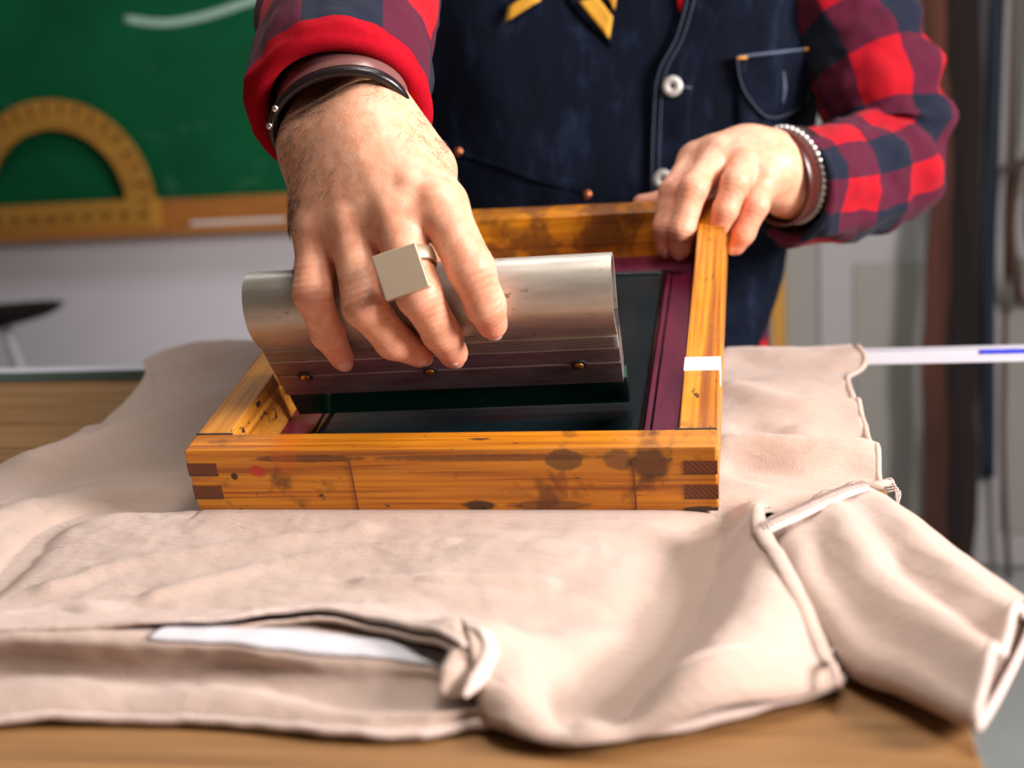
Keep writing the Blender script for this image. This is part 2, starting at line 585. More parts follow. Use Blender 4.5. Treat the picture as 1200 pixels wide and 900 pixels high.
for v in cm.data.vertices: v.co.y = -0.0022 - 0.0006 * (1 if v.co.y < -0.0035 else 0)
st = box('chalk_stick', (-1.30, YW - 0.088, 0.0222), (-1.03, YW - 0.076, 0.034), M['tape'], None, 0.004, 3)
tag(st, 'long white chalk stick lying on the wooden chalkboard ledge', 'chalk')

# protractor: base bar, half ring, printed degree marks
pr = empty('protractor', (-1.69, YW - 0.066, 0.022))
tag(pr, 'large yellow wooden blackboard protractor standing on the chalk ledge', 'protractor')


def ring_bm(r0, r1, y0, y1, a0, a1, n, z0=0.0):
    bm = bmesh.new(); rows = []
    for i in range(n + 1):
        a = a0 + (a1 - a0) * i / n
        rows.append([bm.verts.new((r * math.cos(a), y, z0 + r * math.sin(a))) for r, y in ((r0, y0), (r1, y0), (r1, y1), (r0, y1))])
    for i in range(n):
        for k in range(4):
            bm.faces.new((rows[i][k], rows[i][(k + 1) % 4], rows[i + 1][(k + 1) % 4], rows[i + 1][k]))
    bm.faces.new(rows[0]); bm.faces.new(rows[-1][::-1])
    return bm


from_bm('arc', ring_bm(0.205, 0.285, -0.006, 0.006, 0.0, math.pi, 48, 0.072), M['protractor_wood'], pr)
box('base_bar', (-0.36, -0.0065, 0.0), (0.303, 0.0065, 0.078), M['protractor_wood'], pr, 0.002)
box('edge_strip', (0.275, -0.0085, 0.0), (0.303, -0.0066, 0.078), M['yellow_wood'], pr)
mb = bmesh.new(); add_box(mb, (-0.004, -0.0068, 0.245), (0.004, -0.0061, 0.278)); me_t = bpy.data.meshes.new('degree_mark'); mb.to_mesh(me_t); mb.free(); me_t.materials.append(M['print_ink'])
for k in range(0, 19):
    t_ = bpy.data.objects.new('degree_mark', me_t); col.objects.link(t_); t_.parent = pr
    t_.location = (0, 0, 0.072); t_.rotation_euler = (0, math.radians(90 - k * 10), 0)
mb = bmesh.new(); add_box(mb, (-0.009, -0.0073, -0.008), (0.009, -0.0066, 0.008)); me_t = bpy.data.meshes.new('ruler_mark'); mb.to_mesh(me_t); mb.free(); me_t.materials.append(M['print_ink'])
for k in range(11):
    t_ = bpy.data.objects.new('ruler_mark', me_t); col.objects.link(t_); t_.parent = pr
    t_.location = (-0.30 + k * 0.055, 0, 0.036)

# ------------------------------------------------------------------ chair by the chalkboard (armrest and chrome support show)
ch = empty('office_chair', (-1.72, 1.95, ZF))
tag(ch, 'chair with dark armrest on a chrome support below the chalkboard', 'chair')


def W2L(root, p): return Vector(p) - Vector(root.location)


arm_tip = at(76, 354, 1.95); arm_in = at(-60, 372, 1.95)
bm = bmesh.new()
prof = []
for i in range(15):
    t = i / 14
    p = arm_in.lerp(arm_tip, t)
    th = 0.052 * (1 - t) ** 0.7 + 0.014 * (1 - (2 * t - 1) ** 8)
    wd = 0.035 * (1 - t ** 4) + 0.006
    prof.append([bm.verts.new(W2L(ch, p + Vector((0, math.cos(a) * wd, math.sin(a) * th * (0.35 if math.sin(a) > 0 else 0.9))))) for a in [2 * math.pi * k / 12 for k in range(12)]])
for i in range(14):
    for k in range(12): bm.faces.new((prof[i][k], prof[i][(k + 1) % 12], prof[i + 1][(k + 1) % 12], prof[i + 1][k]))
bm.faces.new(prof[0][::-1]); bm.faces.new(prof[-1])
from_bm('armrest', bm, M['dark_vinyl'], ch, True)
s0 = at(6, 385, 1.95); s1 = at(30, 450, 1.95)
s2 = s1 + (s1 - s0) * 1.2
tube('arm_support', [W2L(ch, s0), W2L(ch, s1), W2L(ch, s2)], 0.013, M['chrome'], ch, 12, 10)
sx = W2L(ch, s2)
box('seat', (sx.x - 0.46, -0.24, sx.z - 0.05), (sx.x + 0.02, 0.24, sx.z + 0.02), M['dark_vinyl'], ch, 0.02, 3)
tube('column', [(sx.x - 0.22, 0, 0.06), (sx.x - 0.22, 0, sx.z - 0.045)], 0.025, M['chrome'], ch, 12)
for k in range(5):
    a = k * 2 * math.pi / 5 + 0.3
    tube('leg', [(sx.x - 0.22, 0, 0.07), (sx.x - 0.22 + 0.24 * math.cos(a), 0.24 * math.sin(a), 0.02)], [0.02, 0.012], M['chrome'], ch, 10)
    cbm = bmesh.new(); bmesh.ops.create_uvsphere(cbm, u_segments=10, v_segments=8, radius=0.02)
    c_ = from_bm('caster', cbm, M['dark_vinyl'], ch, True); c_.location = (sx.x - 0.22 + 0.25 * math.cos(a), 0.25 * math.sin(a), 0.02)

# ------------------------------------------------------------------ boards and straps at the right


def board(name, px0, px1, y, z1, mat, label, thick, wob, seed):
    a = at(px0, 320, y); b = at(px1, 320, y)
    nz, nx = 26, 7
    bm = bmesh.new(); rows = []
    for s in (0, 1):
        for i in range(nz + 1):
            z = ZF + (z1 - ZF) * i / nz
            row = []
            for k in range(nx + 1):
                q = k / nx
                x = a.x + (b.x - a.x) * q + wob * fn(z * 3, seed) + (wob * 0.6 * fn(z * 9, seed + q * 3) if k in (0, nx) else 0)
                yy = y + s * thick + 0.006 * fn(x * 30, z * 2, seed) + 0.12 * (z - ZF) / 2.5
                row.append(bm.verts.new((x, yy, z)))
            rows.append(row)
    N = nz + 1
    for s in (0, 1):
        for i in range(nz):
            for k in range(nx):
                bm.faces.new((rows[s * N + i][k], rows[s * N + i][k + 1], rows[s * N + i + 1][k + 1], rows[s * N + i + 1][k]))
    for i in range(nz):
        bm.faces.new((rows[i][0], rows[i + 1][0], rows[N + i + 1][0], rows[N + i][0]))
        bm.faces.new((rows[i][nx], rows[i + 1][nx], rows[N + i + 1][nx], rows[N + i][nx]))
    for k in range(nx):
        bm.faces.new((rows[0][k], rows[0][k + 1], rows[N][k + 1], rows[N][k]))
        bm.faces.new((rows[nz][k], rows[nz][k + 1], rows[N + nz][k + 1], rows[N + nz][k]))
    o = from_bm(name, bm, M[mat])
    return tag(o, label, 'board')


board('wooden_board', 1087, 1114, 2.28, 1.25, 'red_board', 'rough reddish-brown board leaning upright against the white door', 0.022, 0.02, 1.3)
board('wooden_board', 1110, 1151, 2.325, 1.35, 'dark_board', 'wide near-black board leaning upright behind the reddish-brown one', 0.025, 0.02, 4.1)
hk = box('hook_rail', (0.66, YW - 0.055, 1.16), (1.15, YW - 0.0005, 1.20), M['ledge_wood'], None, 0.004)
tag(hk, 'wooden hook rail above the white door', 'rail')


def strap(name, pts, wd, mat, label, cat, th=0.003):
    P = resample(pts, 40)
    vs = []
    for i, p in enumerate(P):
        for s in (-1, 1): vs.append((p[0] + s * wd / 2, p[1] + 0.006 * math.sin(i * 0.5 + s), p[2]))
    o = from_py(name, vs, [(2 * i, 2 * i + 1, 2 * i + 3, 2 * i + 2) for i in range(39)], M[mat], None, True)
    solid(o, th)
    return tag(o, label, cat)


a1 = at(1158, 300, 2.42); a0 = at(1157, 560, 2.42)
strap('webbing_strap', [(a1.x + 0.01, 2.435, 1.17), (a1.x + 0.01, 2.42, 0.6), tuple(a1), (a0.x, 2.42, a0.z)], 0.036, 'navy_web', 'dark navy webbing strap hanging straight down beside the boards', 'strap')
b0 = at(1176, 560, 2.40); b1 = at(1183, 695, 2.40); b2 = at(1176, 440, 2.40)
tube('dark_cord', [(b2.x + 0.02, 2.43, 1.17), (b2.x + 0.004, 2.41, 0.3), tuple(b2), tuple(b0), tuple(b1)], 0.007, M['brown_strap'], None, 8, 40)
tag(bpy.data.objects['dark_cord'], 'thin dark brown cord hanging beside the navy strap', 'cord')
q = [at(x, y, 2.38) for x, y in ((1215, 130), (1196, 190), (1184, 260), (1190, 330), (1204, 360), (1215, 320), (1206, 260), (1212, 180))]
tube('leather_belt', [(q[0].x, 2.43, 1.17)] + [tuple(p) for p in q], 0.013, M['brown_strap'], None, 8, 60, flat=0.5)
tag(bpy.data.objects['leather_belt'], 'coiled brown leather belt hanging from the hook rail', 'belt')

# ------------------------------------------------------------------ table
TX0, TX1, TY0, TY1 = -1.15, 0.268, -0.345, 0.515
tb = empty('work_table', (-0.44, 0.085, ZF))
tag(tb, 'brown wooden work table under the spread shirt', 'table')


def tbox(name, lo, hi, bev):
    off = Vector(tb.location)
    return box(name, Vector(lo) - off, Vector(hi) - off, M['table_wood'], tb, bev, 3)


nb = 5
for k in range(nb):
    y0 = TY0 + (TY1 - TY0) * k / nb; y1 = TY0 + (TY1 - TY0) * (k + 1) / nb
    tbox('plank', (TX0, y0 + 0.0002, -0.04), (TX1, y1 - 0.0002, 0.0), 0.0012)
for y in (TY0 + 0.06, TY1 - 0.085):
    tbox('apron', (TX0 + 0.06, y, -0.13), (TX1 - 0.06, y + 0.025, -0.0405), 0.002)
for x in (TX0 + 0.05, TX1 - 0.12):
    for y in (TY0 + 0.05, TY1 - 0.12):
        tbox('leg', (x, y, ZF + 0.0005), (x + 0.07, y + 0.07, -0.041), 0.004)

# straightedge lying along the far edge
se = empty('straightedge', (-0.1, 0.485, 0.0))
tag(se, 'long white metal straightedge lying along the table far edge', 'ruler')
box('bar', (-0.95, -0.013, 0.0003), (0.78, 0.013, 0.0115), M['bar_white'], se, 0.001)
box('blue_mark', (0.49, -0.0136, 0.0085), (0.62, -0.0131, 0.0125), M['blue_ink'], se)
box('teal_stretch', (-0.93, -0.0136, 0.001), (-0.30, -0.0131, 0.0105), M['dark_teal'], se)  # darker grey-teal strip along the left part of the bar's front

# ------------------------------------------------------------------ the shirt being printed
TH = math.radians(15)
ridges = []


def ridge(pts, amp, wd, z=0.01):
    P = np.array([tuple(atz(x, y, z))[:2] for x, y in pts])
    ridges.append((resample(P, 40), amp, wd))


# (line of the fold, height, width) on the table top
ridge([(845, 600), (815, 670), (765, 745), (710, 805)], -0.013, 0.022)
ridge([(905, 650), (900, 720), (870, 775), (830, 822)], 0.018, 0.026)
ridge([(560, 690), (640, 660), (740, 625)], 0.005, 0.05)
ridge([(880, 600), (900, 640)], 0.012, 0.018)
ridge([(875, 545), (935, 560), (1000, 555)], -0.009, 0.018)
ridge([(855, 530), (900, 532), (960, 535), (1005, 535)], 0.013, 0.020)
ridge([(880, 500), (930, 514), (1010, 508)], -0.008, 0.014)
ridge([(860, 460), (920, 478), (1000, 482)], 0.010, 0.022)
ridge([(920, 600), (960, 585)], -0.006, 0.014)
ridge([(870, 430), (930, 436), (985, 438)], -0.004, 0.018)
ridge([(-60, 720), (0, 672), (60, 615), (130, 592), (210, 588)], -0.008, 0.012)
ridge([(-60, 640), (0, 610), (80, 585), (170, 575)], 0.005, 0.018)
ridge([(40, 545), (120, 520), (200, 490), (260, 470)], 0.012, 0.022)
ridge([(60, 560), (150, 540), (215, 540)], -0.007, 0.016)
ridge([(215, 424), (255, 437), (300, 440)], 0.022, 0.05)
ridge([(130, 490), (180, 470), (240, 450)], -0.005, 0.02)
ridge([(60, 690), (160, 660), (300, 640), (420, 622)], 0.0035, 0.010)
ridge([(180, 700), (300, 668), (420, 645), (520, 640)], 0.003, 0.007)
ridge([(430, 684), (520, 688), (640, 690)], 0.003, 0.006)
ridge([(0, 740), (80, 720), (110, 730)], 0.006, 0.016)
ridge([(120, 738), (185, 735), (270, 728), (330, 720), (390, 718), (450, 728), (505, 748), (545, 766)][::-1] + [(60, 741), (0, 743), (-140, 747)], 0.0165, 0.030, 0.025)
ridge([(600, 770), (680, 750), (770, 725)], 0.004, 0.012)
ridge([(575, 815), (610, 790), (640, 800)], -0.005, 0.010)
ridge([(660, 845), (650, 815)], -0.006, 0.008)
ridge([(730, 835), (715, 800)], -0.006, 0.009)
ridge([(600, 845), (700, 858), (800, 845), (900, 822), (970, 800)], 0.005, 0.010)
ridge([(545, 775), (600, 790)], 0.008, 0.018)


def shirt_zs(X, Y, base=0.0085):
    X = np.asarray(X, float).ravel(); Y = np.asarray(Y, float).ravel()
    h = np.full(len(X), base)
    for P, amp, wd in ridges:
        d = np.min((X[:, None] - P[None, :, 0]) ** 2 + (Y[:, None] - P[None, :, 1]) ** 2, axis=1)
        h += amp * np.exp(-d / (wd * wd))
    h += np.array([0.0024 * fn(x * 14, y * 20, 3.1) + 0.0014 * fn(x * 38, y * 55, 8.2) + 0.0005 * fn(x * 120, y * 90, 1.7) for x, y in zip(X, Y)])
    h += 0.012 * np.clip((Y - 0.30) / 0.15, 0, 1) ** 2
    # the frame presses on the cloth along its front edge
    k = 1 / (1 + np.exp(np.clip(-(Y + 0.012) / 0.006, -60, 60))) / (1 + np.exp(np.clip((np.abs(X) - 0.168) / 0.006, -60, 60)))
    cap = 0.0090 + np.maximum(0.0, Y) * math.tan(TH) * 0.9
    h = np.where(h > cap, h * (1 - k) + cap * k, h)
    near = (Y > -0.02) & (Y < 0.012) & (np.abs(X) < 0.163)
    h = np.where(near, h * (1 - k) + 0.0094 * k, h)
    return np.maximum(h, 0.0035)


def shirt_z(x, y): return float(shirt_zs([x], [y])[0])


shirt = empty('shirt', (0.0, 0.0, 0.0))
tag(shirt, 'dusty beige jersey shirt spread inside out over the table', 'shirt')


def pz(pts, z=0.008): return [tuple(atz(x, y, z))[:2] for x, y in pts]


Fp = pz([(-170, 752), (-80, 748), (0, 743), (100, 739)], 0.025) + pz([(185, 735), (270, 728), (330, 720), (390, 718), (450, 728), (505, 748), (545, 766)], 0.025) + pz([(556, 800), (575, 845), (640, 864), (700, 867), (800, 852), (900, 828), (960, 810), (984, 798)])
Bp = pz([(-190, 620), (-60, 575), (0, 557), (60, 527), (115, 498), (170, 455)], 0.006) + [(-0.425, 0.445), (-0.36, 0.452), (-0.20, 0.455), (0.0, 0.455), (0.16, 0.455), (0.215, 0.458), (0.268, 0.457), (0.279, 0.455)]
Lp = [Fp[0]] + pz([(-185, 680)]) + [Bp[0]]
Rp = pz([(984, 798), (955, 745), (918, 690), (889, 640), (896, 622), (940, 603), (1008, 577), (1032, 562), (1022, 520), (1004, 480), (994, 446)]) + [(0.281, 0.40), (0.284, 0.43), (0.279, 0.455)]
NU, NV = 240, 170
S = coons(Fp, Bp, Lp, Rp, NU, NV)
Z_ = shirt_zs(S[..., 0], S[..., 1]).reshape(NU, NV)
taper = np.ones((NU, NV)); taper[int(NU * 0.60):, :4] = 0.45 + 0.55 * np.linspace(0, 1, 4)[None]
Z_ *= taper
vs = np.concatenate([S, Z_[..., None]], -1).reshape(-1, 3)
bo = from_py('body_panel', vs, grid_faces(NU, NV), M['jersey'], shirt, True)
solid(bo, 0.0016, 1.0)

# rim of the open hem (two rows: dark gap between them)
hem_u = resample([(x, y, 0) for x, y in pz([(165, 736.5), (200, 734), (270, 728), (330, 720), (390, 718), (450, 728), (505, 748), (545, 766)], 0.025)], 60)
hem_pts = [(p[0], p[1] - 0.0005, shirt_z(p[0], p[1]) + 0.0012) for p in hem_u]
tube('hem_edge', hem_pts, [0.0004, 0.0013, 0.0016, 0.0016, 0.0016], M['jersey_hem'], shirt, 8, 90)
hem_low = [(p[0] + 0.001, p[1] - 0.004, shirt_z(p[0], p[1]) - 0.0028) for p in hem_u]
tube('hem_lining', hem_low, [0.0003, 0.0010, 0.0013, 0.0013, 0.0013], M['jersey'], shirt, 8, 90)

# the lower layer: rolls over at a lip and runs out to the front hem
nu, npf = 150, 34
lipX = np.linspace(-190, 572, nu)
vs = []
for i, px in enumerate(lipX):
    lip_y = np.interp(px, [-190, 0, 120, 250, 330, 420, 500, 548], [747, 749, 752, 757, 763, 772, 784, 796])
    hem_y = np.interp(px, [-190, 0, 150, 300, 380, 430, 500, 548], [856, 847, 842, 850, 860, 863, 860, 852])
    hl = np.interp(px, [-190, 100, 300, 430, 520, 548], [0.024, 0.024, 0.021, 0.018, 0.014, 0.010])
    lip = atz(px, lip_y, hl); hem = atz(px, hem_y, 0.003)
    ins = Vector((lip.x, lip.y + 0.085, 0.005)); ins2 = Vector((lip.x, lip.y + 0.05, hl * 0.66))
    ins3 = Vector((lip.x, lip.y + 0.018, hl * 0.97))
    foot_y = np.interp(px, [-190, 0, 200, 300, 430, 520, 572], [800, 796, 799, 808, 836, 838, 836])
    foot = atz(px, foot_y, 0.0055)
    m1 = lip.lerp(foot, 0.35) + Vector((0, 0.0035, -0.002)); m2 = lip.lerp(foot, 0.7) + Vector((0, 0.004, -0.0015))
    f2_ = foot.lerp(hem, 0.5) + Vector((0, 0, 0.0045))
    prof = [ins, ins2, ins3, lip, m1, m2, foot, f2_, Vector((hem.x, hem.y + 0.004, 0.0062)), hem]
    C_ = catmull([tuple(p) for p in prof], npf)
    for j, c in enumerate(C_):
        wob = 0.0022 * fn(px * 0.009, j * 0.12, 5.0) + 0.0007 * fn(px * 0.03, j * 0.3, 9.0)
        vs.append((c[0], c[1] + wob * (1 if j > 8 else 0), max(0.0022, c[2] + wob * 0.8)))
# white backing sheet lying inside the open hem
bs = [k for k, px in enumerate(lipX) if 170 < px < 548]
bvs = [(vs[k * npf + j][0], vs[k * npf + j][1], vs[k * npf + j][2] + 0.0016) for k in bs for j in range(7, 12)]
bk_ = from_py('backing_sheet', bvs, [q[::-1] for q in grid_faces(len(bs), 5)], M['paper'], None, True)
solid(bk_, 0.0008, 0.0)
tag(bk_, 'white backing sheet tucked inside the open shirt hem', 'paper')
lo_ = from_py('lower_panel', vs, [q[::-1] for q in grid_faces(nu, npf)], M['jersey'], shirt, True)
solid(lo_, 0.0014, 0.0)
fh = [(v[0], v[1], max(v[2], 0.0026) + 0.0008) for v in vs[npf - 1::npf]]
tube('front_hem', fh, 0.0022, M['jersey_hem'], shirt, 8, 120)

# side seam bunch between the two layers
sp = [Vector((atz(x, y, z).x, atz(x, y, z).y, z)) for x, y, z in ((550, 760, 0.022), (568, 768, 0.020), (577, 786, 0.016), (571, 808, 0.012), (558, 830, 0.009), (546, 848, 0.006))]
sp = [Vector((p.x, p.y, max(p.z, shirt_z(p.x, p.y) + 0.0018))) for p in sp]
tube('side_seam', sp, [0.0008, 0.004, 0.004, 0.004, 0.0035, 0.0012], M['jersey_hem'], shirt, 10, 30, flat=0.45)
sp2 = [p + Vector((-0.010, 0.004, -0.002)) for p in sp]
tube('side_seam', sp2, [0.001, 0.006, 0.008, 0.009, 0.008, 0.002], M['jersey'], shirt, 10, 30, flat=0.45)
# hem of the right half
hp = resample([(x, y, 0) for x, y in pz([(575, 847), (640, 864), (700, 867), (800, 852), (900, 828), (960, 810), (984, 798)], 0.004)], 60)
tube('front_hem', [(p[0], p[1] - 0.001, 0.0058 + 0.0012 * fn(p[0] * 60, 0, 2)) for p in hp], 0.0035, M['jersey_hem'], shirt, 8, 80, flat=0.8)
hp2 = [(p[0] - 0.001, p[1] + 0.012, shirt_z(p[0], p[1] + 0.012) + 0.0014) for p in hp]
tube('hem_stitch', hp2, 0.0009, M['jersey_hem'], shirt, 6, 80)

# rolled right edge of the body
re_ = resample([(p[0], p[1], 0.0) for p in Rp[7:]], 50)
tube('edge_hem', [(p[0] + 0.0012 * fn(p[1] * 60, 1, 1), p[1], shirt_z(p[0], p[1]) + 0.0005 + 0.0012 * fn(p[1] * 50, 3, 2)) for p in re_], [0.002, 0.0028, 0.0022, 0.003, 0.0024, 0.0035], M['jersey'], shirt, 8, 80, flat=0.8)
be_ = resample([(p[0], p[1], 0.0) for p in Bp[10:]], 40)
tube('edge_hem', [(p[0], p[1], shirt_z(p[0], p[1]) + 0.0008) for p in be_], 0.0022, M['jersey_hem'], shirt, 8, 60, flat=0.8)
# folded side edge between body and sleeve, armhole seam
fe = resample([(x, y, 0) for x, y in pz([(984, 796), (955, 745), (918, 690), (892, 645), (890, 630), (902, 619)], 0.016)], 40)
tube('side_fold', [(p[0], p[1], shirt_z(p[0], p[1]) + 0.002) for p in fe], [0.001, 0.004, 0.0045, 0.005, 0.005, 0.001], M['jersey'], shirt, 10, 50, flat=0.45)
# frayed seam end poking past the table edge
tube('seam_end', [atz(1008, 569, 0.013), atz(1024, 570, 0.014), atz(1040, 566, 0.014)], [0.005, 0.006, 0.0045], M['jersey'], shirt, 8, 8, flat=0.55)
for k in range(6):
    s_ = atz(1036, 562 + k * 3, 0.014)
    tube('loose_thread', [s_, s_ + Vector((0.004 + 0.001 * k, -0.001, 0.001)), s_ + Vector((0.006, -0.002 * k, -0.002 - 0.001 * k))], 0.0005, M['jersey_hem'], shirt, 5, 8)

# sleeve: flattened tube from the armhole to the open cuff, hanging past the table edge
ns, nr = 60, 40
topE = resample([tuple(atz(x, y, z)) for x, y, z in ((1010, 574, 0.012), (1048, 597, 0.012), (1100, 638, 0.010), (1155, 682, 0.008), (1210, 722, 0.006))], ns)
botE = resample([tuple(atz(x, y, z)) for x, y, z in ((893, 640, 0.014), (925, 700, 0.012), (985, 778, 0.008), (1060, 812, 0.010), (1142, 850, 0.012))], ns)
vs = []
for i in range(ns):
    t = i / (ns - 1)
    a = topE[i]; b = botE[i]; c = (a + b) / 2; hw = (a - b) / 2
    hh = 0.010 + 0.006 * math.sin(t * math.pi) + 0.006 * t * t
    for k in range(nr):
        an = 2 * math.pi * k / nr
        ca, sa = math.cos(an), math.sin(an)
        p = c + hw * ca
        wr = 0.0045 * math.sin(8 * ca + 5 * t + 1.0) * (0.3 + t) * (1 - abs(ca) ** 3) + 0.002 * fn(ca * 3, t * 6, 3)
        z = p[2] + (hh * (abs(sa) ** 0.8) + wr if sa > 0 else -0.006 * abs(sa))
        if p[0] < 0.266: z = max(z, 0.0045)
        vs.append((p[0], p[1], z))
fs = [(i * nr + k, i * nr + (k + 1) % nr, (i + 1) * nr + (k + 1) % nr, (i + 1) * nr + k) for i in range(ns - 1) for k in range(nr)]
sl = from_py('sleeve', vs, [f_[::-1] for f_ in fs], M['jersey'], shirt, True)
solid(sl, 0.0014, -1)
for off, rad in ((1, 0.0022), (7, 0.0008), (9, 0.0008)):
    loop = [vs[(ns - off) * nr + k] for k in range(nr)]
    if off > 1: loop = [(p[0], p[1], p[2] + 0.0006) for p in loop]
    tube('cuff_hem' if off == 1 else 'cuff_stitch', loop, rad, M['jersey_hem'], sl, 8, None, True)

# armhole seam riding on the joint of body and sleeve
SV = np.array(vs)


def cloth_top(x, y):
    near = (SV[:, 0] - x) ** 2 + (SV[:, 1] - y) ** 2 < 0.006 ** 2
    return max(shirt_z(x, y), SV[near, 2].max() if near.any() else 0.0)


ahp = []
for px, py in resample([(886, 630), (900, 621), (935, 607), (965, 592), (990, 580), (1014, 574)], 40):
    z = 0.02
    for _ in range(6):
        p = atz(px, py, z); z = 0.5 * z + 0.5 * (cloth_top(p.x, p.y) + 0.0015)
    ahp.append((p.x, p.y, z))
A_ = np.pad(np.array(ahp), ((8, 8), (0, 0)), 'reflect', reflect_type='odd')
A_ = np.stack([np.convolve(A_[:, k], np.ones(17) / 17, 'valid') for k in range(3)], 1)
ahp = [(a_[0], a_[1], a_[2] + 0.0016) for a_ in A_]
tube('armhole_gusset', [atz(888, 640, 0.013), atz(902, 622, 0.014), atz(922, 609, 0.014), atz(945, 600, 0.013)], [0.004, 0.0085, 0.0085, 0.003], M['jersey'], shirt, 12, 16, flat=0.6, up=(0, 0, 1))
sm_ = tube('armhole_seam', ahp, [0.0045, 0.0052, 0.005, 0.0052, 0.005], M['jersey_hem'], shirt, 10, 60, flat=0.4, up=(0, 0, 1))
for k in range(1, 60, 2):
    t = k / 60 * 39; i = int(t); p = Vector(ahp[i]).lerp(Vector(ahp[min(39, i + 1)]), t - i)
    d = (Vector(ahp[min(39, i + 1)]) - Vector(ahp[max(0, i - 1)])).normalized(); n_ = Vector((-d.y, d.x, 0))
    tube('stitch', [p - n_ * 0.0045 + Vector((0, 0, 0.0023)), p + d * 0.001 + Vector((0, 0, 0.0031)), p + n_ * 0.0045 + d * 0.002 + Vector((0, 0, 0.0023))], 0.0004, M['jersey_hem'], sm_, 5)

# ------------------------------------------------------------------ screen frame (leans up towards the far end)
fr = empty('screen_frame', (0, 0, 0.0102), (TH, 0, 0))
tag(fr, 'worn amber wooden screen printing frame lifted at its far end', 'screen')
W2, H, D, tF, tS, tB = 0.165, 0.0442, 0.4375, 0.021, 0.0225, 0.0271
FJ = ((0.0095, 0.0185), (0.0265, 0.0350))


def rail(name, lo, hi, mat):
    bm = bmesh.new(); add_box(bm, lo, hi, 0.0012, 2)
    return from_bm(name, bm, M[mat], fr)


frail = rail('front_rail', (-W2, 0, 0), (W2, tF, H), 'frame_wood_x')
rail('far_rail', (-W2, D - tB, 0), (W2, D, H), 'frame_wood_far')
rail('left_rail', (-W2, tF + 0.0003, 0), (-W2 + tS, D - tB - 0.0003, H), 'frame_wood_left')
rail('right_rail', (W2 - tS, tF + 0.0003, 0), (W2, D - tB - 0.0003, H), 'frame_wood_y')
for s in (-1, 1):
    for z0, z1 in FJ:
        x0, x1 = sorted((s * (W2 + 0.0003), s * (W2 - 0.0195)))
        box('finger_joint', (x0, -0.0004, z0), (x1, 0.012, z1), M['end_grain'], frail)
        box('joint_line', (x0, -0.0006, z0 - 0.0005), (x1, 0.001, z0), M['black_metal'], frail)
for x in (-0.0575, 0.1165):
    bm = bmesh.new(); add_box(bm, (x - 0.0004, -0.0005, 0.001), (x + 0.0004, 0.001, 0.0375)); from_bm('split_line', bm, M['end_grain'], frail)
for s in (-1, 1):
    x0, x1 = sorted((s * W2, s * (W2 - tS - 0.002)))
    box('corner_gap', (x0, tF - 0.0006, H - 0.003), (x1, tF + 0.0009, H + 0.0004), M['black_metal'], frail)
tp0 = 0.098
bm = bmesh.new()
add_box(bm, (W2 - tS - 0.0006, tp0, H - 0.012), (W2 + 0.0006, tp0 + 0.020, H + 0.0005), 0.0008, 2)
tp = from_bm('tape_band', bm, M['tape'], fr); tp['label'] = 'white paper tape band'
# stretched mesh and ink
mbm = bmesh.new(); add_box(mbm, (-W2 + tS, tF, 0.0012), (W2 - tS, D - tB, 0.0026)); ms = from_bm('stretched_mesh', mbm, M['screen_mesh'], fr)
ms['label'] = 'maroon coated screen mesh'
IX, IY0, IY1 = 0.1125, 0.075, 0.366


def rrect(x0, x1, y0, y1, r, z, n=8):
    out = []
    for cx, cy, a in ((x1 - r, y0 + r, -90), (x1 - r, y1 - r, 0), (x0 + r, y1 - r, 90), (x0 + r, y0 + r, 180)):
        for k in range(n + 1):
            t = math.radians(a + 90 * k / n); out.append((cx + r * math.cos(t), cy + r * math.sin(t), z))
    return out


pl = rrect(-IX, IX, IY0, IY1, 0.006, 0.0034); n_ = len(pl)
lowp = [(x, y, 0.0026) for x, y, z in pl]
ink = from_py('ink_field', pl + lowp, [tuple(range(n_))] + [(k, n_ + k, n_ + (k + 1) % n_, (k + 1) % n_) for k in range(n_)], M['wet_ink'], fr)
ink['label'] = 'glossy dark blue-green wet ink'
tube('ink_ridge', [(x, y, 0.0036) for x, y, z in pl], 0.0023, M['thick_ink'], fr, 8, None, True, 0.8)
tube('ink_ridge', [(x, y, 0.0034) for x, y, z in rrect(-IX - 0.006, IX + 0.0065, IY0 - 0.006, IY1 + 0.006, 0.008, 0)], 0.0009, M['thick_ink'], fr, 6, None, True, 0.8)
tube('ink_ridge', [(W2 - tS - 0.004, tF + 0.02, 0.003), (W2 - tS - 0.003, 0.2, 0.003), (W2 - tS - 0.004, D - tB - 0.01, 0.003)], [0.003, 0.002, 0.0035], M['thick_ink'], fr, 6, 20, flat=0.5)

# ------------------------------------------------------------------ squeegee
cT, sT = math.cos(TH), math.sin(TH)


def f2w(x, y, z): return Vector((x, y * cT - z * sT, y * sT + z * cT + 0.0102))


e0 = f2w(-0.1304, 0.1072, 0.0070); e1 = f2w(0.1014, 0.1181, 0.0070)
ax = (e1 - e0).normalized()
up_ = (f2w(0, 0.0734, 0.0778) - f2w(0, 0.1126, 0.0070)); up_ = (up_ - ax * up_.dot(ax)).normalized()
nf = up_.cross(ax)   # towards the camera side
if nf.y > 0: nf = -nf
sq = bpy.data.objects.new('squeegee', None); col.objects.link(sq); sq.empty_display_size = 0.02
mid = (e0 + e1) / 2
bk = -nf
sq.matrix_world = Matrix(((ax.x, bk.x, up_.x, mid.x), (ax.y, bk.y, up_.y, mid.y), (ax.z, bk.z, up_.z, mid.z), (0, 0, 0, 1)))
tag(sq, 'aluminium squeegee with a dark green blade held in the right hand', 'squeegee')
LQ = (e1 - e0).length / 2
# local frame: x along, y backwards (front face at y=0), z up from the blade edge


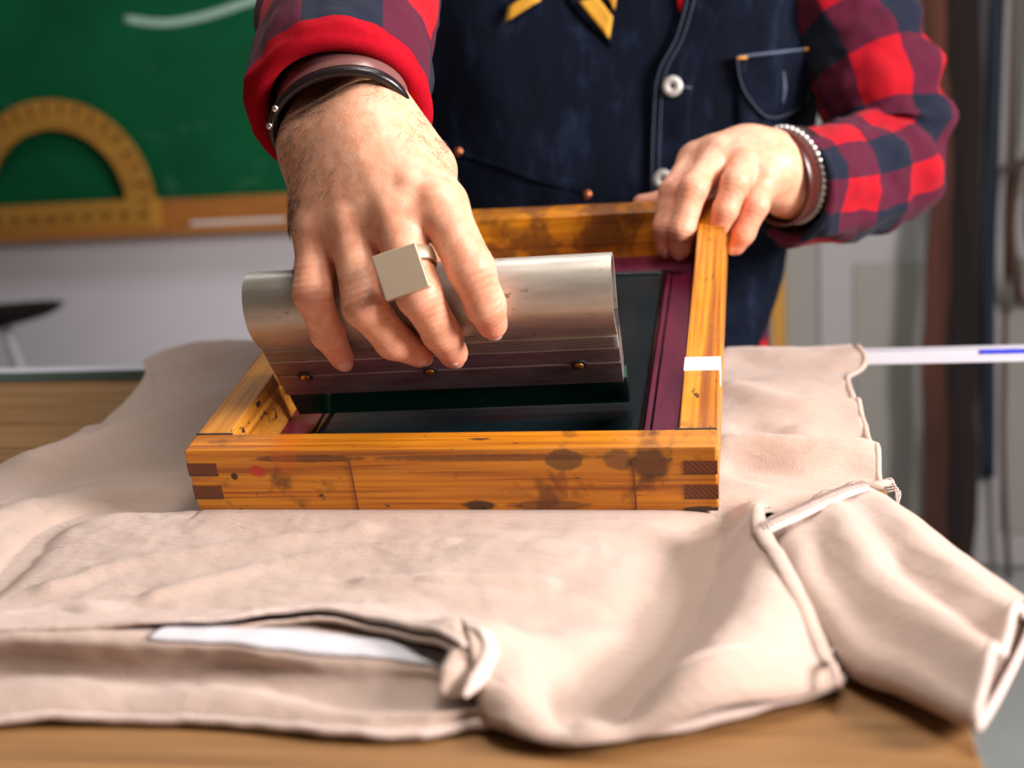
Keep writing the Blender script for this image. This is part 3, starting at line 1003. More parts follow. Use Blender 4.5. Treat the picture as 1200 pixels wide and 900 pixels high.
def extrude(name, prof, x0, x1, mat, closed=True, smooth=False, parent=None, nx=1):
    n = len(prof); vs = []
    for i in range(nx + 1):
        x = x0 + (x1 - x0) * i / nx
        vs += [(x, a, b) for a, b in prof]
    fs = []
    for i in range(nx):
        for k in range(n if closed else n - 1):
            j = (k + 1) % n
            fs.append((i * n + k, i * n + j, (i + 1) * n + j, (i + 1) * n + k))
    if closed: fs += [tuple(range(n))[::-1], tuple(nx * n + k for k in range(n))]
    bm = bmesh.new(); me = bpy.data.meshes.new('t'); me.from_pydata(vs, [], fs); bm.from_mesh(me)
    return from_bm(name, bm, M[mat], parent or sq, smooth)


# hollow handle: front wall, round top, back wall
hp_ = [(0.0005, 0.0835), (-0.0015, 0.090), (-0.0036, 0.098), (-0.0046, 0.106), (-0.0040, 0.1135), (-0.0015, 0.1205), (0.0025, 0.1265), (0.0075, 0.1312), (0.0135, 0.1340), (0.0200, 0.1345), (0.0262, 0.1322), (0.0312, 0.1278), (0.0342, 0.121), (0.0345, 0.113), (0.0325, 0.105), (0.0290, 0.097), (0.0250, 0.090), (0.0220, 0.0835)]
outer = catmull(hp_, 52)
T_ = np.gradient(outer, axis=0); T_ /= np.linalg.norm(T_, axis=1)[:, None]
inner = outer + np.stack([T_[:, 1], -T_[:, 0]], 1) * 0.0020
if np.linalg.norm(inner[26] - np.array([0.015, 0.09])) > np.linalg.norm(outer[26] - np.array([0.015, 0.09])):
    inner = outer - np.stack([T_[:, 1], -T_[:, 0]], 1) * 0.0020
ringp = [tuple(p) for p in outer] + [tuple(p) for p in inner[::-1]]
nq = len(ringp)
vs = [(x, a, b) for x in (-LQ, LQ) for a, b in ringp]
fs = [(k, (k + 1) % nq, nq + (k + 1) % nq, nq + k) for k in range(nq)]
hlf = nq // 2
for base_ in (0, nq):
    for k in range(hlf - 1):
        q_ = (base_ + k, base_ + k + 1, base_ + nq - 2 - k, base_ + nq - 1 - k)
        fs.append(q_ if base_ else q_[::-1])
bm = bmesh.new(); me = bpy.data.meshes.new('t'); me.from_pydata(vs, [], fs); bm.from_mesh(me)
hd = from_bm('handle', bm, M['aluminium'], sq, True)
mdf = hd.modifiers.new('edges', 'EDGE_SPLIT'); mdf.split_angle = math.radians(35)
# grip grooves
extrude('groove_bed', [(0.0225, 0.0845), (0.0030, 0.0845), (0.0022, 0.0835), (0.0022, 0.0713), (0.0215, 0.0713)], -LQ, LQ, 'black_metal')
for k in range(7):
    z = 0.0840 - k * 0.00185
    extrude('grip_rib', [(0.0030, z), (-0.0010, z - 0.0001), (-0.0010, z - 0.00095), (0.0030, z - 0.00105)], -LQ, LQ, 'aluminium')
cl_u = [(0.0, 0.0712), (-0.0006, 0.0705), (-0.0006, 0.0565), (0.0002, 0.0558), (0.020, 0.0558), (0.020, 0.0712)]
extrude('upper_clamp', cl_u, -LQ, LQ, 'clamp_metal')
extrude('seam', [(-0.0010, 0.0557), (-0.0010, 0.0547), (0.019, 0.0547), (0.019, 0.0557)], -LQ, LQ, 'aluminium')
cl_l = [(0.0002, 0.0546), (-0.0006, 0.0538), (-0.0006, 0.0325), (0.0008, 0.0315), (0.018, 0.0315), (0.020, 0.0546)]
extrude('lower_clamp', cl_l, -LQ, LQ, 'clamp_metal')
bl = [(0.0035, 0.0314), (0.0030, 0.0020), (0.0045, 0.0003), (0.0120, 0.0003), (0.0135, 0.0020), (0.0135, 0.0314)]
extrude('blade', bl, -LQ - 0.0005, LQ + 0.002, 'urethane')['label'] = 'dark green rubber blade'
for x in (-0.096, -0.010, 0.089):
    bm = bmesh.new()
    bmesh.ops.create_cone(bm, cap_ends=True, segments=20, radius1=0.0056, radius2=0.0046, depth=0.0012)
    bmesh.ops.rotate(bm, verts=bm.verts, matrix=Matrix.Rotation(math.pi / 2, 3, 'X'))
    sc_ = from_bm('screw', bm, M['black_metal'], sq); sc_.location = (x, -0.0013, 0.0550)
    bm = bmesh.new()
    bmesh.ops.create_uvsphere(bm, u_segments=14, v_segments=8, radius=0.0032)
    for v in bm.verts: v.co.y *= 0.35
    s2_ = from_bm('brass_core', bm, M['brass'], sc_, True); s2_.location = (0, -0.0007, -0.0006)

# ------------------------------------------------------------------ person
# signed-distance body: tapered bones blended and meshed with surface nets


def rcone(P, a, b, ra, rb):
    a = np.asarray(a, np.float32); b = np.asarray(b, np.float32)
    ab = b - a; L2 = float(ab @ ab) + 1e-12
    h = ((P[..., 0] - a[0]) * ab[0] + (P[..., 1] - a[1]) * ab[1] + (P[..., 2] - a[2]) * ab[2]) / L2
    np.clip(h, 0, 1, out=h)
    d = (P[..., 0] - a[0] - h * ab[0]) ** 2 + (P[..., 1] - a[1] - h * ab[1]) ** 2 + (P[..., 2] - a[2] - h * ab[2]) ** 2
    return np.sqrt(d) - (ra + (rb - ra) * h)


def smin(a, b, k):
    h = np.clip(0.5 + 0.5 * (b - a) / k, 0, 1)
    return b * (1 - h) + a * h - k * h * (1 - h)


def surface_nets(D, origin, step):
    s = D < 0
    nx, ny, nz = D.shape
    cnt = np.zeros((nx - 1, ny - 1, nz - 1), np.int8)
    for i in (0, 1):
        for j in (0, 1):
            for k in (0, 1):
                cnt += s[i:nx - 1 + i, j:ny - 1 + j, k:nz - 1 + k]
    act = (cnt > 0) & (cnt < 8)
    idx = np.full(act.shape, -1, np.int64)
    cells = np.argwhere(act); idx[act] = np.arange(len(cells))
    acc = np.zeros((len(cells), 3)); num = np.zeros(len(cells))
    cs = [(i, j, k) for i in (0, 1) for j in (0, 1) for k in (0, 1)]
    for a in cs:
        for b in cs:
            if a < b and sum(abs(np.array(a) - np.array(b))) == 1:
                da = D[cells[:, 0] + a[0], cells[:, 1] + a[1], cells[:, 2] + a[2]]
                db = D[cells[:, 0] + b[0], cells[:, 1] + b[1], cells[:, 2] + b[2]]
                m = (da < 0) != (db < 0)
                t = np.where(m, da / np.where(m, da - db, 1), 0)
                p = np.array(a)[None] + t[:, None] * (np.array(b) - np.array(a))[None]
                acc[m] += p[m]; num[m] += 1
    V = (cells + acc / num[:, None]) * step + np.array(origin)
    faces = []
    for axn in range(3):
        sl0 = [slice(1, -1)] * 3; sl1 = [slice(1, -1)] * 3
        sl0[axn] = slice(0, -1); sl1[axn] = slice(1, None)
        a = s[tuple(sl0)]; b = s[tuple(sl1)]
        for flip, m in ((0, a & ~b), (1, ~a & b)):
            e = np.argwhere(m)
            off = np.ones(3, int); off[axn] = 0
            e = e + off
            u_, v_ = [(1, 2), (2, 0), (0, 1)][axn]
            def cell(du, dv):
                c = e.copy(); c[:, u_] -= du; c[:, v_] -= dv
                return idx[c[:, 0], c[:, 1], c[:, 2]]
            q = np.stack([cell(0, 0), cell(1, 0), cell(1, 1), cell(0, 1)], 1)
            faces.append(q[:, ::-1] if flip else q)
    return V, np.concatenate(faces)


def make_hand(fingers, metac, extra, forearm, ridges_, step, pad=0.02):
    """fingers: chains of (point, radius); metac/extra/forearm: bones that blend into the palm"""
    allp = [np.array(p) for ch_ in fingers for p, r_ in ch_] + [np.array(p) for a_, b_, ra, rb in metac + extra + forearm for p in (a_, b_)]
    A = np.array([tuple(p) for p in allp])
    lo = A.min(0) - pad - 0.02; hi = A.max(0) + pad + 0.02
    n = np.ceil((hi - lo) / step).astype(int)
    g = np.stack(np.meshgrid(*[np.arange(k, dtype=np.float32) * step + lo[i] for i, k in enumerate(n)], indexing='ij'), -1).astype(np.float32)
    palm = None
    for a_, b_, ra, rb in metac:
        d = rcone(g, tuple(a_), tuple(b_), ra, rb)
        palm = d if palm is None else smin(palm, d, 0.024)
    for a_, b_, ra, rb in extra:
        palm = smin(palm, rcone(g, tuple(a_), tuple(b_), ra, rb), 0.016)
    fa = None
    for a_, b_, ra, rb in forearm:
        d = rcone(g, tuple(a_), tuple(b_), ra, rb)
        fa = d if fa is None else smin(fa, d, 0.02)
    palm = smin(palm, fa, 0.016)
    for a_, b_, r_ in ridges_:      # tendons and veins
        palm = smin(palm, rcone(g, tuple(a_), tuple(b_), r_, r_), 0.007)
    out = palm
    for ch_ in fingers:
        fd = None
        for (p, r0), (q, r1) in zip(ch_[:-1], ch_[1:]):
            d = rcone(g, tuple(p), tuple(q), r0, r1)
            fd = d if fd is None else smin(fd, d, 0.004)
        # knuckle bulge and creases at the middle joints
        for k in range(1, len(ch_) - 1):
            c = np.array(tuple(ch_[k][0]), np.float32); axv = np.array(tuple(Vector(ch_[k + 1][0]) - Vector(ch_[k - 1][0])), np.float32)
            axv /= np.linalg.norm(axv)
            rr = g - c
            s_ = rr @ axv
            wgt = np.exp(-(rr ** 2).sum(-1) / (2 * (ch_[k][1] * 1.0) ** 2))
            fd = fd - (0.0010 + 0.00045 * np.cos(2 * math.pi * s_ / 0.0042)) * wgt
        fd = smin(fd, palm, 0.009)
        out = smin(out, fd, 0.0022)
    V, Fq = surface_nets(out, lo, step)
    return V, Fq


def redness(V, spots):
    r_ = np.zeros(len(V))
    for p, s_, a_ in spots:
        r_ += a_ * np.exp(-((V - np.array(tuple(p))) ** 2).sum(1) / (2 * s_ * s_))
    return np.clip(r_, 0, 1)


# ---- right hand (holds the squeegee)
RH = dict(
    pinky=[(at(372, 274, 0.028), 0.0135), (at(366, 343, 0.004), 0.0112), (at(384, 391, 0.018), 0.0096), (at(401, 420, 0.036), 0.0078)],
    ring=[(at(412, 266, 0.020), 0.0145), (at(427, 358, -0.005), 0.0124), (at(461, 399, 0.016), 0.0108), (at(491, 414, 0.036), 0.0090)],
    middle=[(at(462, 252, 0.016), 0.0150), (at(491, 345, -0.007), 0.0128), (at(517, 390, 0.018), 0.0110), (at(531, 414, 0.037), 0.0094)],
    index=[(at(516, 240, 0.022), 0.0155), (at(552, 315, 0.000), 0.0130), (at(569, 358, 0.010), 0.0112), (at(577, 380, 0.021), 0.0092)],
    thumb=[(at(500, 200, 0.070), 0.0170), (at(505, 292, 0.096), 0.0150), (at(520, 330, 0.104), 0.0130), (at(525, 362, 0.098), 0.0105)])
rb_ = [at(374, 180, 0.050), at(394, 166, 0.044), at(418, 154, 0.042), at(440, 152, 0.050)]
met = [(rb_[0], RH['pinky'][0][0], 0.0150, 0.0125), (rb_[1], RH['ring'][0][0], 0.0145, 0.0135), (rb_[2], RH['middle'][0][0], 0.0145, 0.0140), (rb_[3], RH['index'][0][0], 0.0155, 0.0145)]
ext = [(at(392, 200, 0.044), at(395, 262, 0.030), 0.0135, 0.0125), (at(425, 195, 0.040), at(438, 250, 0.024), 0.0135, 0.0130), (at(462, 190, 0.042), at(490, 240, 0.026), 0.0135, 0.0130),
       (at(470, 168, 0.058), at(522, 246, 0.046), 0.0180, 0.0135),
       (at(400, 200, 0.070), at(405, 270, 0.056), 0.020, 0.014),
       (at(450, 200, 0.070), at(470, 262, 0.058), 0.020, 0.015),
       (rb_[3], RH['thumb'][0][0], 0.018, 0.017), (at(372, 210, 0.055), at(368, 268, 0.045), 0.015, 0.013)]
wl, wr_ = at(369, 168, 0.058), at(436, 132, 0.060)
elb = Vector((-0.115, 0.305, 0.425))
wc = (wl + wr_) / 2
ed = (elb - wc).normalized()
wx = (wr_ - wl).normalized()
f1 = wc + ed * 0.10
fore = [(wl, f1 - wx * 0.014, 0.0175, 0.022), (wr_, f1 + wx * 0.014, 0.0175, 0.022), (wl, wr_, 0.0175, 0.0175)]
rid = []
for nm, b_ in (('ring', rb_[1]), ('middle', rb_[2]), ('index', rb_[3])):
    k_ = RH[nm][0][0]
    rid.append((Vector(b_).lerp(k_, 0.35) + Vector((0, -0.0100, 0.002)), Vector(k_) + Vector((0, -0.0100, 0.004)), 0.0030))
for nm in ('pinky', 'ring', 'middle', 'index'):
    k_ = RH[nm][0][0]
    rid.append((Vector(k_) + Vector((0, -0.0090, 0.004)), Vector(k_) + Vector((0.001, -0.0090, -0.003)), 0.0066))
rid.append((at(452, 185, 0.0295), at(480, 215, 0.013), 0.0022))
rid.append((at(480, 215, 0.013), at(470, 238, 0.006), 0.0020))
V1, F1 = make_hand(list(RH.values()), met, ext, fore, rid, 0.00115)
sp1 = []
for nm, c_ in RH.items():
    sp1 += [(c_[3][0], 0.009, 0.85), (c_[2][0], 0.010, 0.40), (c_[1][0], 0.011, 0.55), (c_[0][0], 0.013, 0.30)]
    sp1 += [(Vector(c_[0][0]).lerp(c_[1][0], 0.4), 0.012, 0.2)]
R1 = redness(V1, sp1)

# ---- left hand (grips the far corner of the frame)
LHh = dict(
    index=[(at(814, 188, 0.405), 0.0130), (at(789, 224, 0.366), 0.0112), (at(780, 266, 0.355), 0.0100), (at(780, 290, 0.358), 0.0085)],
    middle=[(at(842, 182, 0.392), 0.0135), (at(812, 221, 0.350), 0.0118), (at(799, 268, 0.342), 0.0104), (at(797, 293, 0.347), 0.0088)],
    ring=[(at(873, 193, 0.386), 0.0130), (at(862, 214, 0.355), 0.0114), (at(850, 246, 0.350), 0.0100), (at(843, 264, 0.352), 0.0088)],
    pinky=[(at(896, 208, 0.386), 0.0120), (at(886, 240, 0.362), 0.0104), (at(871, 273, 0.362), 0.0092), (at(862, 288, 0.366), 0.0080)],
    thumb=[(at(842, 205, 0.432), 0.0140), (at(806, 229, 0.434), 0.0115), (at(776, 237, 0.430), 0.0098), (at(752, 238, 0.428), 0.0080)])
lb = [at(872, 176, 0.412), at(888, 178, 0.404), at(905, 186, 0.402), at(916, 202, 0.404)]
met2 = [(lb[0], LHh['index'][0][0], 0.0150, 0.0135), (lb[1], LHh['middle'][0][0], 0.0150, 0.0135), (lb[2], LHh['ring'][0][0], 0.0150, 0.0130), (lb[3], LHh['pinky'][0][0], 0.0150, 0.0125)]
ext2 = [(at(875, 195, 0.425), at(835, 205, 0.418), 0.017, 0.014), (at(905, 215, 0.415), at(885, 222, 0.395), 0.017, 0.014), (lb[0], LHh['thumb'][0][0], 0.015, 0.015)]
wt, wb = at(915, 185, 0.424), at(926, 228, 0.424)
elb2 = Vector((0.306, 0.585, 0.192))
wc2 = (wt + wb) / 2; ed2 = (elb2 - wc2).normalized(); wx2 = (wb - wt).normalized()
g1 = wc2 + ed2 * 0.10
fore2 = [(wt, g1 - wx2 * 0.011, 0.0165, 0.021), (wb, g1 + wx2 * 0.011, 0.0165, 0.021), (wt, wb, 0.0165, 0.0165)]
rid2 = []
for nm in ('index', 'middle', 'ring', 'pinky'):
    k_ = LHh[nm][0][0]
    rid2.append((Vector(k_) + Vector((0, -0.0075, 0.0060)), Vector(k_) + Vector((0, -0.0085, 0.0035)), 0.0062))
V2, F2 = make_hand(list(LHh.values()), met2, ext2, fore2, rid2, 0.0013)
sp2_ = []
for nm, c_ in LHh.items():
    sp2_ += [(c_[3][0], 0.009, 0.8), (c_[2][0], 0.010, 0.35), (c_[1][0], 0.011, 0.5), (c_[0][0], 0.012, 0.35)]
R2 = redness(V2, sp2_)

# ---- trunk, upper arms, neck and legs under the clothes
TCX, TCY = 0.030, 0.715
sh1 = Vector((-0.145, 0.66, 0.50)); sh2 = Vector((0.235, 0.70, 0.50))
step = 0.011
lo = np.array((-0.25, 0.22, ZF)); hi = np.array((0.45, 0.92, 0.70))
n = np.ceil((hi - lo) / step).astype(int)
g = np.stack(np.meshgrid(*[np.arange(k, dtype=np.float32) * step + lo[i] for i, k in enumerate(n)], indexing='ij'), -1).astype(np.float32)
d = rcone(g, (TCX - 0.06, TCY, 0.0), (TCX - 0.08, TCY, 0.40), 0.092, 0.098)
for a_, b_, ra, rb2 in (((TCX + 0.06, TCY, 0.0), (TCX + 0.08, TCY, 0.40), 0.092, 0.098), (sh1, sh2, 0.055, 0.055), ((TCX, TCY, 0.48), (TCX, TCY - 0.01, 0.60), 0.055, 0.05),
                        (sh1, elb, 0.048, 0.034), (sh2, elb2, 0.044, 0.032), (f1, elb, 0.028, 0.034), (g1, elb2, 0.024, 0.032),
                        ((TCX - 0.08, TCY, 0.0), (TCX - 0.09, TCY, ZF + 0.09), 0.085, 0.045), ((TCX + 0.08, TCY, 0.0), (TCX + 0.09, TCY, ZF + 0.09), 0.085, 0.045),
                        ((TCX - 0.09, TCY, ZF + 0.06), (TCX - 0.10, TCY - 0.14, ZF + 0.045), 0.045, 0.04), ((TCX + 0.09, TCY, ZF + 0.06), (TCX + 0.10, TCY - 0.14, ZF + 0.045), 0.045, 0.04)):
    d = smin(d, rcone(g, tuple(a_), tuple(b_), ra, rb2), 0.03)
V3, F3 = surface_nets(d, lo, step)
allV = np.concatenate([V1, V2, V3]); allF = np.concatenate([F1, F2 + len(V1), F3 + len(V1) + len(V2)])
me = bpy.data.meshes.new('person')
me.from_pydata([tuple(v) for v in allV.tolist()], [], allF.tolist()); me.update()
at_ = me.attributes.new('red', 'FLOAT', 'POINT')
at_.data.foreach_set('value', np.concatenate([R1, R2, np.zeros(len(V3))]).astype(np.float32))
person = link('person', me, M['skin'], None, True)
smd = person.modifiers.new('soften', 'SMOOTH'); smd.factor = 0.5; smd.iterations = 2
tag(person, 'person in navy denim vest and red checked shirt pulling a squeegee', 'person')


# fingernails
def nail(chain, outw, size, lift=0.78, back=0.10):
    p0 = Vector(chain[2][0]); p1 = Vector(chain[3][0]); ad = (p1 - p0).normalized()
    ow = Vector(outw); ow = (ow - ad * ow.dot(ad)).normalized(); sd = ad.cross(ow)
    c = p1 + ow * chain[3][1] * lift - ad * size * back + ad * chain[3][1] * 0.35
    bm = bmesh.new(); bmesh.ops.create_uvsphere(bm, u_segments=18, v_segments=10, radius=1.0)
    tl = (ad - ow * 0.28).normalized(); nw = sd.cross(tl); nw = nw if nw.dot(ow) > 0 else -nw
    for v in bm.verts:
        x, y, z = v.co
        sq_ = 1.0 if abs(y) < 0.55 else 1.0
        v.co = c + sd * x * size * 0.78 * sq_ + tl * y * size + nw * (z * 0.0016 - (x * size * 0.78) ** 2 * 55)
    return from_bm('fingernail', bm, M['nail'], person, True)


camd = lambda p: (CP - Vector(p)).normalized()
for nm in ('pinky', 'ring', 'middle', 'index'):
    c_ = RH[nm]; nail(c_, camd(c_[3][0]) + Vector((0.10 if nm == 'pinky' else -0.05, 0, -0.55)), 0.0074 if nm != 'pinky' else 0.0070)
for nm in ('index', 'middle', 'ring', 'pinky'):
    c_ = LHh[nm]; nail(c_, camd(c_[3][0]) + Vector((0, 0, 0.1)), 0.0052)

# ------------------------------------------------------------------ clothing


def sweep(name, path, radii, mat, parent, up, nseg=72, nring=120, wrinkle=None, u0=0.0, v0=0.0, lip=None):
    """cloth tube with unwrapped coordinates in metres; lip=(roll radius, inner radius factor, depth) turns the first end inwards"""
    P = resample([tuple(p) for p in path], nring)
    Rr = np.array([np.interp(np.linspace(0, 1, nring), np.linspace(0, 1, len(radii)), [r_[k] for r_ in radii]) for k in (0, 1)]).T
    T = np.gradient(P, axis=0); T /= np.linalg.norm(T, axis=1)[:, None]
    L = np.concatenate([[0], np.cumsum(np.linalg.norm(np.diff(P, axis=0), axis=1))])
    rings = []
    u = np.array(tuple(up), float)
    frames = []
    for i in range(nring):
        u = u - T[i] * (u @ T[i]); u /= np.linalg.norm(u); b = np.cross(T[i], u); frames.append((u.copy(), b))
    rows = []
    if lip:
        rr, inn, dep = lip
        u, b = frames[0]
        for s_ in np.linspace(1, 0, 7):
            rows.append((P[0] + T[0] * dep * s_, u, b, Rr[0] * inn, -dep * s_ - 0.02, 0.0))
        for a_ in np.linspace(0.15, math.pi - 0.15, 7):
            fct = inn + (1 - inn) * (1 - math.cos(a_)) / 2
            rows.append((P[0] - T[0] * rr * math.sin(a_), u, b, Rr[0] * fct, -0.01 * (1 - a_ / math.pi), 0.0))
    for i in range(nring):
        rows.append((P[i], frames[i][0], frames[i][1], Rr[i], L[i], 1.0))
    vs = []; uvs = []
    for c, u, b, rad, l_, k_ in rows:
        for s_ in range(nseg + 1):
            a_ = 2 * math.pi * s_ / nseg
            w_ = wrinkle(a_, l_, L[-1]) * k_ if wrinkle else 0
            vs.append(c + (rad[0] + w_) * math.cos(a_) * b + (rad[1] + w_) * math.sin(a_) * u)
            uvs.append((u0 + a_ * 0.062, v0 + l_))
    nr_ = len(rows); ns_ = nseg + 1
    fs = [(i * ns_ + k, i * ns_ + k + 1, (i + 1) * ns_ + k + 1, (i + 1) * ns_ + k) for i in range(nr_ - 1) for k in range(nseg)]
    o = from_py(name, vs, fs, M[mat], parent, True)
    ul = o.data.uv_layers.new(name='UVMap')
    lv = np.empty(len(o.data.loops), np.int32); o.data.loops.foreach_get('vertex_index', lv)
    ul.data.foreach_set('uv', np.array(uvs)[lv].ravel())
    return o


def wr1(a, l, L):
    t = l / L
    return 0.006 * fn(math.cos(a) * 1.6, math.sin(a) * 1.6, l * 22) + 0.0035 * math.sin(a * 2 + l * 60) * min(1, max(0, t * 3 - 0.1)) + 0.002 * fn(math.cos(a) * 5, math.sin(a) * 5, l * 60)


def wr2(a, l, L):
    t = l / L
    el = math.exp(-((t - 0.45) / 0.22) ** 2)
    return 0.007 * fn(math.cos(a) * 1.8, math.sin(a) * 1.8, l * 18) + 0.007 * el * math.sin(l * 130 + 2.2 * math.sin(a)) * (0.5 + 0.5 * math.cos(a + 0.6)) + 0.0025 * fn(math.cos(a) * 5, math.sin(a) * 5, l * 70)


c0 = wc + ed * 0.020 + Vector((-0.003, 0, 0.0))
sr = sweep('sleeve', [c0, c0 + ed * 0.09, c0 + ed * 0.19, elb + Vector((-0.01, 0.02, 0.02)), elb.lerp(sh1, 0.4) + Vector((-0.02, 0, 0.01)), sh1],
           [(0.060, 0.059), (0.062, 0.062), (0.066, 0.066), (0.066, 0.066), (0.068, 0.068), (0.070, 0.070)], 'plaid', person, (0.2, -0.3, 0.9), 84, 130, wr1, 0.02, 0.091, (0.008, 0.76, 0.05))
sr.data.materials.append(M['red_flannel'])
for p_ in sr.data.polygons:
    if p_.index < 84 * 16: p_.material_index = 1
sr['label'] = 'red and black checked flannel sleeve with turned cuff'
c2 = wc2 + ed2 * 0.012 + Vector((0.0, 0.0, -0.012))
sl2 = sweep('sleeve', [c2, c2 + ed2 * 0.05 + Vector((0.004, 0, -0.004)), c2 + ed2 * 0.11 + Vector((0.008, 0, -0.004)), elb2 + Vector((0.014, 0.0, 0.0)), elb2.lerp(sh2, 0.25) + Vector((0.022, 0, 0.0)), elb2.lerp(sh2, 0.6), sh2],
            [(0.046, 0.050), (0.053, 0.056), (0.058, 0.058), (0.062, 0.060), (0.062, 0.064), (0.068, 0.068), (0.072, 0.072)], 'plaid', person, (-0.3, -0.2, 0.9), 84, 150, wr2, 0.0, 0.03, (0.006, 0.80, 0.04))
sl2['label'] = 'loose red and black checked flannel sleeve'


def trunk_wr(x, z):
    return 0.010 * fn(x * 9 + z * 5, z * 4 - x * 3, 2.2) + 0.004 * fn(x * 30, z * 9, 7.7) + 0.003 * math.sin(x * 60 + z * 35) * math.exp(-((x - 0.03) / 0.07) ** 2)


def vest_dims(z):
    a_ = np.interp(z, [-0.2, 0.0, 0.12, 0.30, 0.47, 0.58], [0.185, 0.180, 0.200, 0.246, 0.248, 0.12])
    b2 = np.interp(z, [-0.2, 0.0, 0.12, 0.30, 0.45, 0.55], [0.135, 0.138, 0.138, 0.150, 0.145, 0.08])
    return float(a_), float(b2)


def vest_y(x, z, off=0.0):
    a_, b2 = vest_dims(z)
    q_ = min(0.97, abs((x - TCX) / a_))
    return TCY - b2 * (1 - q_ ** 3.2) ** (1 / 3.2) + trunk_wr(x, z) - off


def on_vest(px, py, off=0.0):
    y = 0.57
    for _ in range(12):
        p = at(px, py, y); y = 0.5 * y + 0.5 * vest_y(p.x, p.z, off)
    return at(px, py, y)


def trunk(name, z0, z1, grow, mat, hem=None, na=120, nz=70):
    vs = []; uvs = []
    for i in range(nz + 1):
        for k in range(na + 1):
            th = 2 * math.pi * k / na
            zz0 = z0 + (hem(th) if hem else 0)
            z = zz0 + (z1 - zz0) * i / nz
            a_, b2 = vest_dims(z); a_ += grow; b2 += grow
            cx_, sx_ = math.cos(th), math.sin(th)
            x = TCX + a_ * math.copysign(abs(cx_) ** (2 / 3.2), cx_); y = TCY - b2 * math.copysign(abs(sx_) ** (2 / 3.2), sx_)
            vs.append((x, y + trunk_wr(x, z) * (1 if sx_ > 0 else 0.3), z)); uvs.append((th * 0.17, z))
    fs = [(i * (na + 1) + k, i * (na + 1) + k + 1, (i + 1) * (na + 1) + k + 1, (i + 1) * (na + 1) + k) for i in range(nz) for k in range(na)]
    o = from_py(name, vs, fs, M[mat], person, True)
    ul = o.data.uv_layers.new(name='UVMap'); lv = np.empty(len(o.data.loops), np.int32); o.data.loops.foreach_get('vertex_index', lv)
    ul.data.foreach_set('uv', np.array(uvs)[lv].ravel())
    return o


trunk('shirt_torso', -0.16, 0.58, -0.007, 'plaid')['label'] = 'red and black checked flannel shirt tail'
vest = trunk('vest', -0.045, 0.58, 0.0, 'denim', lambda th: 0.11 * max(0, math.cos(th)) ** 6 + 0.11 * max(0, -math.cos(th)) ** 6)
vest['label'] = 'dark navy denim work vest'
for s_ in (-1, 1):
    tube('trouser_leg', [(TCX + s_ * 0.065, TCY, -0.06), (TCX + s_ * 0.085, TCY, -0.40), (TCX + s_ * 0.09, TCY, ZF + 0.06)], [0.104, 0.095, 0.075], M['denim'], person, 24, 20)
    tube('shoe', [(TCX + s_ * 0.09, TCY + 0.06, ZF + 0.05), (TCX + s_ * 0.095, TCY - 0.06, ZF + 0.05), (TCX + s_ * 0.10, TCY - 0.19, ZF + 0.035)], [0.05, 0.052, 0.034], M['dark_vinyl'], person, 18, 14, flat=0.95)


def vpatch(name, F, B, L, R, off, mat, nu=14, nv=14, th=0.002, parent=vest):
    """cloth piece lying on the vest, bounded by four lines"""
    c = coons([tuple(on_vest(x, y, off)) for x, y in F], [tuple(on_vest(x, y, off)) for x, y in B], [tuple(on_vest(x, y, off)) for x, y in L], [tuple(on_vest(x, y, off)) for x, y in R], nu, nv)
    vs = []
    for i in range(nu):
        for j in range(nv):
            x, y, z = c[i, j]; vs.append((x, vest_y(x, z, off), z))
    o = from_py(name, vs, grid_faces(nu, nv), M[mat], parent, True)
    solid(o, th, 0.0)
    return o


